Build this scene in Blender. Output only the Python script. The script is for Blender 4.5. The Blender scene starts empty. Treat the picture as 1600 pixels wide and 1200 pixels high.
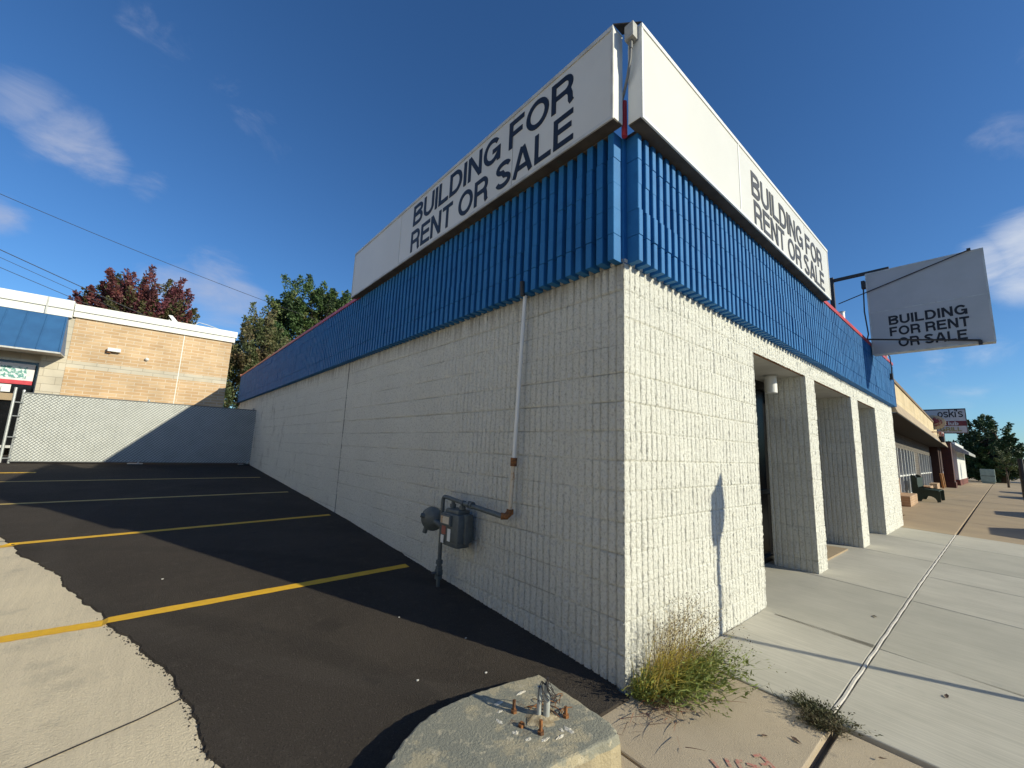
import bpy, bmesh, math, random
import numpy as np
from mathutils import Vector, Matrix
random.seed(7); RNG = np.random.RandomState(11)
sc = bpy.context.scene
C = sc.collection
R_ = math.radians

# ------------------------------------------------------------------ camera
cam = bpy.data.cameras.new('camera'); cam.lens = 14.63; cam.sensor_width = 36; cam.sensor_fit = 'HORIZONTAL'
cam.clip_start = .05; cam.clip_end = 3000
co = bpy.data.objects.new('camera', cam); C.objects.link(co); sc.camera = co
yaw, pitch, roll = .7045409, .1554677, .0390468
cy, sy, cp, sp = math.cos(yaw), math.sin(yaw), math.cos(pitch), math.sin(pitch)
f = Vector((cp*sy, cp*cy, sp)); r0 = Vector((cy, -sy, 0)); u0 = r0.cross(f)
r = r0*math.cos(roll)+u0*math.sin(roll); u = -r0*math.sin(roll)+u0*math.cos(roll)
m = Matrix(((r.x, u.x, -f.x, -2.43683), (r.y, u.y, -f.y, -1.66496), (r.z, u.z, -f.z, 1.47140), (0, 0, 0, 1)))
co.matrix_world = m
# ------------------------------------------------------------------ sun, sky, exposure
SUN = Vector((.425, -.905, .42)).normalized()
sl = bpy.data.lights.new('sun', 'SUN'); sl.energy = 4.1; sl.angle = R_(.53); sl.color = (1, .945, .74)
so = bpy.data.objects.new('sun', sl); C.objects.link(so); so.rotation_euler = SUN.to_track_quat('Z', 'Y').to_euler()
sc.view_settings.view_transform = 'Standard'; sc.view_settings.look = 'None'
sc.view_settings.exposure = .36; sc.view_settings.gamma = 1
W = bpy.data.worlds.new('World'); sc.world = W; W.use_nodes = True
nt = W.node_tree; nt.nodes.clear()
def nn(t, typ, **k):
    n = t.nodes.new(typ)
    for a, b in k.items(): setattr(n, a, b)
    return n
def lk(t, a, b): t.links.new(a, b)
sky = nn(nt, 'ShaderNodeTexSky', sky_type='NISHITA', sun_disc=False)
sky.sun_elevation = math.asin(SUN.z); sky.sun_rotation = math.atan2(SUN.x, SUN.y)
sky.air_density = 1.0; sky.dust_density = .35; sky.ozone_density = 2.4; sky.altitude = 100
tc = nn(nt, 'ShaderNodeTexCoord')
# clouds: soft patches by direction, broken up by noise
def cloud_layer(dirs, scale, detail, seed):
    out = None
    for (dx, dy, dz), rad, st in dirs:
        d = nn(nt, 'ShaderNodeVectorMath', operation='DISTANCE'); d.inputs[1].default_value = (dx, dy, dz)
        lk(nt, tc.outputs['Generated'], d.inputs[0])
        mr = nn(nt, 'ShaderNodeMapRange', interpolation_type='SMOOTHERSTEP')
        mr.inputs[1].default_value = 0; mr.inputs[2].default_value = rad; mr.inputs[3].default_value = st; mr.inputs[4].default_value = 0
        lk(nt, d.outputs['Value'], mr.inputs[0])
        if out is None: out = mr.outputs[0]
        else:
            mx = nn(nt, 'ShaderNodeMath', operation='MAXIMUM'); lk(nt, out, mx.inputs[0]); lk(nt, mr.outputs[0], mx.inputs[1]); out = mx.outputs[0]
    mp = nn(nt, 'ShaderNodeMapping'); mp.inputs['Location'].default_value = (seed, seed*.3, 0); mp.inputs['Scale'].default_value = (1, 1, 2.2)
    lk(nt, tc.outputs['Generated'], mp.inputs[0])
    no = nn(nt, 'ShaderNodeTexNoise'); no.inputs['Scale'].default_value = scale; no.inputs['Detail'].default_value = detail
    no.inputs['Roughness'].default_value = .62; no.inputs['Distortion'].default_value = .5
    lk(nt, mp.outputs[0], no.inputs['Vector'])
    ad = nn(nt, 'ShaderNodeMath', operation='ADD'); lk(nt, out, ad.inputs[0]); lk(nt, no.outputs['Fac'], ad.inputs[1])
    mr = nn(nt, 'ShaderNodeMapRange', interpolation_type='SMOOTHSTEP'); lk(nt, ad.outputs[0], mr.inputs[0])
    mr.inputs[1].default_value = .72; mr.inputs[2].default_value = 1.35; mr.inputs[3].default_value = 0; mr.inputs[4].default_value = 1
    return mr.outputs[0]
wisps = [((-.093, .787, .609), .07, .36), ((-.06, .79, .60), .08, .34), ((.02, .81, .585), .09, .28), ((.063, .805, .56), .09, .33),
         ((.10, .83, .54), .08, .25), ((-.195, .865, .47), .10, .5), ((-.16, .885, .445), .10, .55), ((-.12, .895, .425), .09, .5),
         ((-.061, .906, .415), .07, .38), ((-.215, .925, .312), .07, .55), ((.069, .955, .275), .14, .62), ((.0, .96, .26), .12, .55),
         ((.12, .96, .24), .10, .42), ((.877, -.05, .48), .09, .36), ((.89, -.1, .44), .10, .36), ((.834, -.09, .549), .08, .28)]
puffs = [((.945, -.01, .315), .08, .72), ((.938, -.055, .322), .10, .78), ((.93, -.12, .32), .13, .85), ((.95, -.05, .28), .09, .68), ((.957, .02, .295), .05, .6),
         ((.985, .06, .164), .08, .38), ((.982, .0, .17), .09, .42), ((.97, -.08, .18), .12, .4), ((.99, .03, .12), .07, .3)]
c1 = cloud_layer(wisps, 8.5, 11, 3.1); c2 = cloud_layer(puffs, 7.5, 11, 8.3)
m1 = nn(nt, 'ShaderNodeMixRGB'); m1.inputs[2].default_value = (3.6, 4.0, 5.2, 1)
hs = nn(nt, 'ShaderNodeHueSaturation'); hs.inputs['Saturation'].default_value = 1.12; hs.inputs['Value'].default_value = 1.05
lk(nt, sky.outputs[0], hs.inputs['Color'])
f1 = nn(nt, 'ShaderNodeMath', operation='MULTIPLY'); f1.inputs[1].default_value = .74; lk(nt, c1, f1.inputs[0])
gn = nn(nt, 'ShaderNodeMixRGB', blend_type='MULTIPLY'); gn.inputs[0].default_value = 1; gn.inputs[2].default_value = (.52, .755, .99, 1); lk(nt, hs.outputs[0], gn.inputs[1]); lk(nt, gn.outputs[0], m1.inputs[1]); lk(nt, f1.outputs[0], m1.inputs[0])
m2 = nn(nt, 'ShaderNodeMixRGB'); m2.inputs[2].default_value = (5.8, 6.1, 6.6, 1)
f2 = nn(nt, 'ShaderNodeMath', operation='MULTIPLY'); f2.inputs[1].default_value = .74; lk(nt, c2, f2.inputs[0])
lk(nt, m1.outputs[0], m2.inputs[1]); lk(nt, f2.outputs[0], m2.inputs[0])
bg = nn(nt, 'ShaderNodeBackground'); bg.inputs[1].default_value = .10; lk(nt, m2.outputs[0], bg.inputs[0])
wo = nn(nt, 'ShaderNodeOutputWorld'); lk(nt, bg.outputs[0], wo.inputs[0])

# ------------------------------------------------------------------ materials
def mat(name, col, rough=.8, col2=None, nscale=8, ncon=(.35, .65), bump=0, bscale=60, metal=0, spots=None, spec=None, stretch=(1, 1, 1), detail=6):
    """procedural surface: two tones by noise, optional third 'spots' tone, fine bump"""
    M = bpy.data.materials.new(name); M.use_nodes = True; t = M.node_tree; b = t.nodes['Principled BSDF']
    b.inputs['Roughness'].default_value = rough; b.inputs['Metallic'].default_value = metal
    if spec is not None: b.inputs['Specular IOR Level'].default_value = spec
    c = nn(t, 'ShaderNodeTexCoord'); mp = nn(t, 'ShaderNodeMapping'); mp.inputs['Scale'].default_value = stretch
    lk(t, c.outputs['Object'], mp.inputs[0]); V = mp.outputs[0]
    def noise(s, d=detail, rr=.6, dist=0):
        n = nn(t, 'ShaderNodeTexNoise'); n.inputs['Scale'].default_value = s; n.inputs['Detail'].default_value = d
        n.inputs['Roughness'].default_value = rr; n.inputs['Distortion'].default_value = dist; lk(t, V, n.inputs['Vector']); return n.outputs['Fac']
    def ramp(v, a, bb):
        m_ = nn(t, 'ShaderNodeMapRange', interpolation_type='SMOOTHSTEP'); lk(t, v, m_.inputs[0]); m_.inputs[1].default_value = a; m_.inputs[2].default_value = bb; return m_.outputs[0]
    if col2 is None: col2 = tuple(x*.82 for x in col)
    mx = nn(t, 'ShaderNodeMixRGB'); mx.inputs[1].default_value = (*col, 1); mx.inputs[2].default_value = (*col2, 1)
    lk(t, ramp(noise(nscale), *ncon), mx.inputs[0]); out = mx.outputs[0]
    for sp_ in (spots or []):
        sc_, lo, hi, sc_col, amt = sp_
        m2 = nn(t, 'ShaderNodeMixRGB'); m2.inputs[2].default_value = (*sc_col, 1)
        rr = ramp(noise(sc_, 8, .65), lo, hi); mu = nn(t, 'ShaderNodeMath', operation='MULTIPLY'); mu.inputs[1].default_value = amt
        lk(t, rr, mu.inputs[0]); lk(t, mu.outputs[0], m2.inputs[0]); lk(t, out, m2.inputs[1]); out = m2.outputs[0]
    lk(t, out, b.inputs['Base Color'])
    if bump:
        bm_ = nn(t, 'ShaderNodeBump'); bm_.inputs['Strength'].default_value = 1; bm_.inputs['Distance'].default_value = bump
        lk(t, noise(bscale, 4, .7), bm_.inputs['Height']); lk(t, bm_.outputs[0], b.inputs['Normal'])
    M['out'] = 1
    return M
def extra(M):
    t = M.node_tree; b = t.nodes['Principled BSDF']; return t, b
PAINT = mat('white_block_paint', (.82, .81, .73), .75, (.76, .75, .675), 2.2, (.3, .7), .020, 62, spots=[(1.1, .60, .74, (.50, .48, .43), .35), (24, .66, .74, (.60, .55, .47), .35)])
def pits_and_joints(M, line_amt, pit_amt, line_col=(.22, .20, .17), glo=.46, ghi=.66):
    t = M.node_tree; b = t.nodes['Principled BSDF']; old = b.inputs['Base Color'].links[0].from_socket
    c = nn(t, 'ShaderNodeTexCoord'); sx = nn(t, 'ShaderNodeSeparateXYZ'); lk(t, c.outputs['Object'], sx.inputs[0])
    # dark flecks painted in: pit dirt, plus pit shade that the bump lacks
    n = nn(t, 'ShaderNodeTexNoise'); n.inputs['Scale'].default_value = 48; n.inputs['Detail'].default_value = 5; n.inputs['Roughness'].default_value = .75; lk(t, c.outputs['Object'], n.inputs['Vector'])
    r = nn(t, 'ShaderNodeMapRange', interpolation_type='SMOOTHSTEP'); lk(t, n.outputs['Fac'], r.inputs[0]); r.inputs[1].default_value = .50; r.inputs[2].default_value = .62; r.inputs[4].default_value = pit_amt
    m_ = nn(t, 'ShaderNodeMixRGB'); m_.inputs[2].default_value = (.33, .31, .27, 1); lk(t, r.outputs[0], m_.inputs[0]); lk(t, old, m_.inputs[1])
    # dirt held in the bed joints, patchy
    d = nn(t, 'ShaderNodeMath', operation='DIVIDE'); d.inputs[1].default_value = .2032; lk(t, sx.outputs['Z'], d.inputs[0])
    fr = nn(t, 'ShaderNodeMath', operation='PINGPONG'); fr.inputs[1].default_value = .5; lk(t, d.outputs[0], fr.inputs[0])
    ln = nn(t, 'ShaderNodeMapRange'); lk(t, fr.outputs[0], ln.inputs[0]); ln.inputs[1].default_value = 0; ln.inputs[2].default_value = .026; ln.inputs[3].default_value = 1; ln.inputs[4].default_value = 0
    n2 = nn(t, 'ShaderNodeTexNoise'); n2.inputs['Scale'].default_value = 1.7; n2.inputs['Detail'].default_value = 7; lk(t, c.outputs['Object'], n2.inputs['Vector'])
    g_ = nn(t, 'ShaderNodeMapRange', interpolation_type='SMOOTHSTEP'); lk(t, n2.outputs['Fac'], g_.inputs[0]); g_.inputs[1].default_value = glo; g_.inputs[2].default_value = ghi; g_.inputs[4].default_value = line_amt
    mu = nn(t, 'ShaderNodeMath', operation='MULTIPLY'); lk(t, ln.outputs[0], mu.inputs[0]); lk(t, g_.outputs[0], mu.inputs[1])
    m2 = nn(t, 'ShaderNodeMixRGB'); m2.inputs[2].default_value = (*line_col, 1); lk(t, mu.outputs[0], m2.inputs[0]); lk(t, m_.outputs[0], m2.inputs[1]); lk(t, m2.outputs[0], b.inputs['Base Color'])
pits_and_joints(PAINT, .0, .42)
# dirt that has run down under the fascia of the side wall, soot patches
def side_wall_material():
    M = mat('white_block_paint_weathered', (.84, .83, .75), .78, (.79, .78, .705), 1.6, (.3, .7), .030, 52,
            spots=[(1.3, .62, .74, (.55, .53, .48), .25), (24, .68, .76, (.60, .56, .48), .3)])
    t, b = extra(M); old = b.inputs['Base Color'].links[0].from_socket
    c = nn(t, 'ShaderNodeTexCoord'); sx = nn(t, 'ShaderNodeSeparateXYZ'); lk(t, c.outputs['Object'], sx.inputs[0])
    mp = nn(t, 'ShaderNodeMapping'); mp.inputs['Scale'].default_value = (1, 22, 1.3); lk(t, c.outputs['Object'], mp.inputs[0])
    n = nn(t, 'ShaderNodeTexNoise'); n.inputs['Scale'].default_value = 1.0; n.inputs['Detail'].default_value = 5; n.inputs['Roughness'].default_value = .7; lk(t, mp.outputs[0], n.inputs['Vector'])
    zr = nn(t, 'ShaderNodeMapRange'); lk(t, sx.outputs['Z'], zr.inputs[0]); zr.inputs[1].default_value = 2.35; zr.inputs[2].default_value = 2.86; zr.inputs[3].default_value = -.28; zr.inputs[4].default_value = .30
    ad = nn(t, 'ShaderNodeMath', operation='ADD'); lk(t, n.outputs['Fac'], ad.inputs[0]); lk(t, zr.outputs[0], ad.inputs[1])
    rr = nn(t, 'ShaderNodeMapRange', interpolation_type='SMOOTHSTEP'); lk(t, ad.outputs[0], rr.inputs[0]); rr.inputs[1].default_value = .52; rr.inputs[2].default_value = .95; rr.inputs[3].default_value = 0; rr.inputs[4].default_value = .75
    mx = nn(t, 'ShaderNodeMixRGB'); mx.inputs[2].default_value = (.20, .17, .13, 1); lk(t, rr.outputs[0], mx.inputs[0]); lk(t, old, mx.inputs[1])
    # vertical grime patches on the far half
    mp2 = nn(t, 'ShaderNodeMapping'); mp2.inputs['Scale'].default_value = (1, 1.5, .8); lk(t, c.outputs['Object'], mp2.inputs[0])
    n2 = nn(t, 'ShaderNodeTexNoise'); n2.inputs['Scale'].default_value = 1.3; n2.inputs['Detail'].default_value = 8; n2.inputs['Roughness'].default_value = .75; lk(t, mp2.outputs[0], n2.inputs['Vector'])
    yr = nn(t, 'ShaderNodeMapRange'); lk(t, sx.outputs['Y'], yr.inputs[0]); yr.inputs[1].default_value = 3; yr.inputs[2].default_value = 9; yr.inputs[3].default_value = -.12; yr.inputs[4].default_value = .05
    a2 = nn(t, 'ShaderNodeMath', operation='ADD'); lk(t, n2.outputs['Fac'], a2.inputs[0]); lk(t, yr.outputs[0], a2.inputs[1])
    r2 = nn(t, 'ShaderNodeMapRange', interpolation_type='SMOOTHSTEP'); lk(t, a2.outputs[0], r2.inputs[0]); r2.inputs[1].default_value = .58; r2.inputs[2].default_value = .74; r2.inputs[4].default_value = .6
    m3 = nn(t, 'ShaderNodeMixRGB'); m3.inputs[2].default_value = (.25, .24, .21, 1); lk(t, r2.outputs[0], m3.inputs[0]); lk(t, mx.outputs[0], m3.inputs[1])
    # splash dirt near the asphalt
    lk(t, m3.outputs[0], b.inputs['Base Color'])
    return M
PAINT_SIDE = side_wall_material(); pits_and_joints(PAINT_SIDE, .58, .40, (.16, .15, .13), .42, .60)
BLUE = mat('blue_block_paint', (.022, .165, .41), .6, (.016, .135, .35), 3, (.3, .7), .0018, 70, spots=[(14, .66, .75, (.03, .10, .20), .5), (60, .70, .76, (.25, .38, .5), .5), (4.5, .56, .72, (.012, .09, .27), .6)], spec=.3)
WHITE_METAL = mat('white_sheet_metal', (.80, .80, .77), .4, (.74, .74, .71), 2, bump=.0006, bscale=30)
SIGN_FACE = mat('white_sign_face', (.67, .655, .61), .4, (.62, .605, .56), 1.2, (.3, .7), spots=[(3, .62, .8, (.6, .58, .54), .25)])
SIGN_EDGE = mat('aluminium_sign_edge', (.58, .58, .56), .45, (.45, .44, .41), 6, spots=[(15, .6, .7, (.3, .27, .22), .5)])
SIGN_UNDER = mat('weathered_sign_underside', (.085, .072, .06), .85, (.05, .042, .036), 5, spots=[(9, .6, .7, (.04, .12, .10), .6)])
LETTER = mat('dark_vinyl_lettering', (.006, .006, .011), .5, (.010, .010, .016), 10)
RED = mat('red_coping_paint', (.52, .045, .055), .45, (.40, .03, .045), 4, spots=[(12, .62, .72, (.25, .05, .05), .5)])
PINK = mat('pink_metal_sunlit_coping', (.62, .25, .22), .6, (.55, .30, .22), 3)
DARK_METAL = mat('dark_painted_steel', (.02, .02, .022), .5, (.04, .032, .028), 20)
ASPHALT = mat('black_asphalt', (.076, .062, .050), .92, (.054, .044, .036), 1.1, (.3, .7), .018, 100, spec=.18,
              spots=[(95, .58, .66, (.135, .115, .10), .8), (120, .57, .66, (.010, .009, .008), .8), (.55, .52, .75, (.088, .072, .060), .45), (9, .55, .68, (.095, .08, .066), .4), (55, .74, .78, (.3, .28, .25), .6), (3.5, .62, .72, (.03, .026, .025), .5)])
def tyre_scuffs(M):
    """dark rubber arcs and an oil drip, fixed to the surface"""
    t, b = extra(M); old = b.inputs['Base Color'].links[0].from_socket; c = nn(t, 'ShaderNodeTexCoord'); prev = old
    n = nn(t, 'ShaderNodeTexNoise'); n.inputs['Scale'].default_value = 3; n.inputs['Detail'].default_value = 6; lk(t, c.outputs['Object'], n.inputs['Vector'])
    for (cx_, cy_), rad, w, amt, col in (((-5.2, -.6), 4.3, .09, .45, (.022, .020, .018)), ((-5.2, -.6), 5.75, .09, .40, (.022, .020, .018)), ((3.5, 5.5), 6.6, .08, .35, (.11, .095, .08)), ((-1.25, 1.75), .0, .10, .55, (.02, .018, .016)), ((-1.9, 4.3), .0, .13, .5, (.02, .018, .016))):
        d = nn(t, 'ShaderNodeVectorMath', operation='DISTANCE'); d.inputs[1].default_value = (cx_, cy_, .1); lk(t, c.outputs['Object'], d.inputs[0])
        s1 = nn(t, 'ShaderNodeMath', operation='SUBTRACT'); s1.inputs[1].default_value = rad; lk(t, d.outputs['Value'], s1.inputs[0]); ab = nn(t, 'ShaderNodeMath', operation='ABSOLUTE'); lk(t, s1.outputs[0], ab.inputs[0])
        mr = nn(t, 'ShaderNodeMapRange', interpolation_type='SMOOTHSTEP'); lk(t, ab.outputs[0], mr.inputs[0]); mr.inputs[1].default_value = w*.5; mr.inputs[2].default_value = w*1.6; mr.inputs[3].default_value = amt*.8; mr.inputs[4].default_value = 0
        mu = nn(t, 'ShaderNodeMath', operation='MULTIPLY'); lk(t, mr.outputs[0], mu.inputs[0]); lk(t, n.outputs['Fac'], mu.inputs[1])
        m_ = nn(t, 'ShaderNodeMixRGB'); m_.inputs[2].default_value = (*col, 1); lk(t, mu.outputs[0], m_.inputs[0]); lk(t, prev, m_.inputs[1]); prev = m_.outputs[0]
    lk(t, prev, b.inputs['Base Color'])
tyre_scuffs(ASPHALT)
ROAD = mat('grey_road_asphalt', (.10, .10, .10), .9, (.075, .075, .075), 2, bump=.004, bscale=150)
def add_broom(M, ang, amt=.0009, scale=120, tone=.12):
    """broomed finish: fine parallel scratches"""
    t, b = extra(M); c = nn(t, 'ShaderNodeTexCoord'); mp = nn(t, 'ShaderNodeMapping'); mp.inputs['Rotation'].default_value = (0, 0, ang); mp.inputs['Scale'].default_value = (scale, 1.6, 1)
    lk(t, c.outputs['Object'], mp.inputs[0]); n = nn(t, 'ShaderNodeTexNoise'); n.inputs['Scale'].default_value = 1; n.inputs['Detail'].default_value = 5; n.inputs['Roughness'].default_value = .75
    lk(t, mp.outputs[0], n.inputs['Vector'])
    bm_ = nn(t, 'ShaderNodeBump'); bm_.inputs['Strength'].default_value = 1; bm_.inputs['Distance'].default_value = amt; lk(t, n.outputs['Fac'], bm_.inputs['Height'])
    if b.inputs['Normal'].links: lk(t, b.inputs['Normal'].links[0].from_socket, bm_.inputs['Normal'])
    lk(t, bm_.outputs[0], b.inputs['Normal'])
    old = b.inputs['Base Color'].links[0].from_socket
    hv = nn(t, 'ShaderNodeHueSaturation'); mr = nn(t, 'ShaderNodeMapRange'); lk(t, n.outputs['Fac'], mr.inputs[0]); mr.inputs[1].default_value = .3; mr.inputs[2].default_value = .7; mr.inputs[3].default_value = 1-tone; mr.inputs[4].default_value = 1+tone
    lk(t, mr.outputs[0], hv.inputs['Value']); lk(t, old, hv.inputs['Color']); lk(t, hv.outputs[0], b.inputs['Base Color'])
    return M
NEWCON = add_broom(mat('new_grey_concrete', (.50, .465, .385), .88, (.425, .395, .325), 1.3, (.3, .7), .0012, 220, spots=[(7, .60, .75, (.36, .345, .29), .45), (1.1, .52, .72, (.42, .40, .33), .5), (26, .73, .77, (.16, .15, .13), .55)]), R_(78), amt=.0014, scale=60, tone=.17)
NEWCON2 = add_broom(mat('new_grey_concrete_darker', (.445, .415, .34), .88, (.385, .36, .295), 1.6, (.3, .7), .0012, 220, spots=[(5, .60, .75, (.32, .31, .27), .4), (40, .72, .78, (.2, .19, .17), .4)]), R_(82), amt=.0012, scale=60, tone=.12)
OLDCON = mat('old_tan_concrete', (.49, .395, .275), .9, (.41, .33, .23), 1.5, (.3, .7), .004, 150,
             spots=[(9, .60, .72, (.25, .21, .16), .45), (180, .62, .70, (.56, .49, .38), .5), (70, .72, .77, (.12, .10, .08), .6)])
APRON = add_broom(mat('worn_apron_concrete', (.75, .625, .43), .92, (.66, .55, .385), 1.2, (.3, .7), .010, 90,
            spots=[(3.2, .54, .70, (.47, .40, .29), .55), (14, .58, .70, (.55, .46, .32), .5), (38, .60, .68, (.42, .35, .25), .45), (120, .60, .68, (.34, .30, .24), .6), (45, .70, .76, (.10, .085, .07), .7)]), R_(8), .0008, 30, .07)
FARCON = mat('brown_tan_pavement', (.40, .30, .185), .9, (.33, .25, .16), .9, (.3, .7), .003, 80, spots=[(6, .6, .75, (.25, .19, .13), .4)])
SEAL = mat('pale_joint_sealant', (.62, .58, .52), .7, (.5, .46, .41), 15)
DIRT = mat('dark_joint_dirt', (.06, .05, .04), .95, (.03, .025, .02), 30)
YELLOW = mat('yellow_line_paint', (.82, .46, .02), .65, (.72, .40, .02), 20, (.3, .7), .003, 170, spots=[(120, .64, .72, (.35, .22, .06), .5)])
YELLOW_PALE = mat('dusty_yellow_line_paint', (.60, .42, .12), .7, (.50, .35, .11), 20, (.3, .7), .003, 170, spots=[(30, .60, .72, (.18, .13, .07), .6)])
GREYPAINT = mat('grey_gas_meter_paint', (.105, .125, .125), .5, (.08, .095, .10), 18, bump=.0006, bscale=90)
RUST = mat('rusty_steel', (.30, .12, .035), .85, (.10, .045, .02), 30, bump=.001, bscale=150)
RUSTPIPE = mat('rusting_white_pipe', (.62, .54, .42), .7, (.38, .20, .08), 16, (.50, .62), .001, 120, stretch=(1, 1, .6))
GALV = mat('galvanised_steel', (.50, .52, .52), .42, (.40, .42, .42), 20, metal=.55, spots=[(20, .62, .7, (.3, .3, .29), .4)])
CONDUIT = mat('grey_pvc_conduit', (.42, .44, .42), .5, (.33, .34, .32), 20)
SLAT = mat('pale_grey_slat', (.60, .61, .58), .5, (.53, .54, .51), 3)
GLASS = mat('dark_window_glass', (.012, .013, .015), .06, (.008, .009, .010), 3, spec=.6)
DARKROOM = mat('dark_storefront_frame', (.018, .018, .018), .4, (.03, .03, .03), 8)
SOFFIT = mat('white_painted_soffit', (.55, .53, .49), .8, (.48, .46, .42), 3)
ROOFING = mat('grey_roof_membrane', (.25, .25, .25), .9)
NAVY = mat('blue_standing_seam_metal', (.035, .12, .27), .4, (.03, .10, .23), 2, spec=.5)
CREAMTRIM = mat('white_cornice', (.80, .79, .74), .5, (.74, .73, .68), 1.5)
def brick_mat(name, c1, c2, cm, bw, bh, mortar=.01, axis='XZ', bump=.004, offs=.5, squash=None, band=None):
    M = bpy.data.materials.new(name); M.use_nodes = True; t = M.node_tree; b = t.nodes['Principled BSDF']; b.inputs['Roughness'].default_value = .88
    c = nn(t, 'ShaderNodeTexCoord'); s = nn(t, 'ShaderNodeSeparateXYZ'); lk(t, c.outputs['Object'], s.inputs[0]); cb = nn(t, 'ShaderNodeCombineXYZ')
    lk(t, s.outputs[axis[0]], cb.inputs[0]); lk(t, s.outputs[axis[1]], cb.inputs[1])
    br = nn(t, 'ShaderNodeTexBrick', offset=offs); br.inputs['Scale'].default_value = 1; br.inputs['Brick Width'].default_value = bw; br.inputs['Row Height'].default_value = bh
    br.inputs['Mortar Size'].default_value = mortar; br.inputs['Mortar Smooth'].default_value = .2; br.inputs['Bias'].default_value = 0
    br.inputs['Color1'].default_value = (*c1, 1); br.inputs['Color2'].default_value = (*c2, 1); br.inputs['Mortar'].default_value = (*cm, 1)
    lk(t, cb.outputs[0], br.inputs['Vector'])
    n = nn(t, 'ShaderNodeTexNoise'); n.inputs['Scale'].default_value = 1.3; n.inputs['Detail'].default_value = 8; lk(t, c.outputs['Object'], n.inputs['Vector'])
    mr = nn(t, 'ShaderNodeMapRange'); lk(t, n.outputs['Fac'], mr.inputs[0]); mr.inputs[1].default_value = .3; mr.inputs[2].default_value = .7; mr.inputs[3].default_value = .82; mr.inputs[4].default_value = 1.15
    hv = nn(t, 'ShaderNodeHueSaturation'); lk(t, mr.outputs[0], hv.inputs['Value']); lk(t, br.outputs['Color'], hv.inputs['Color']); lk(t, hv.outputs[0], b.inputs['Base Color'])
    bp = nn(t, 'ShaderNodeBump'); bp.invert = True; bp.inputs['Distance'].default_value = bump; lk(t, br.outputs['Fac'], bp.inputs['Height']); lk(t, bp.outputs[0], b.inputs['Normal'])
    return M
TANBRICK = brick_mat('tan_long_brick', (.50, .32, .17), (.60, .42, .25), (.62, .50, .36), .42, .115, .014)
STONEBAND = brick_mat('pale_stone_block', (.50, .44, .34), (.56, .50, .40), (.40, .35, .27), .6, .25, .008)
REDBRICK = brick_mat('dark_red_brick', (.20, .05, .035), (.14, .035, .028), (.10, .07, .06), .22, .075, .008, bump=.003)
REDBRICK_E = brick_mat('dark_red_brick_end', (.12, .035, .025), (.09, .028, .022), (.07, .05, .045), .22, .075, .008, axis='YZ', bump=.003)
ORANGEBRICK = brick_mat('orange_tan_brick', (.40, .25, .14), (.46, .30, .18), (.5, .38, .27), .22, .08, .008)
TANBLOCK = brick_mat('tan_facade_stone', (.60, .47, .28), (.64, .51, .32), (.50, .40, .25), 1.2, .4, .006, bump=.002)

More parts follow.
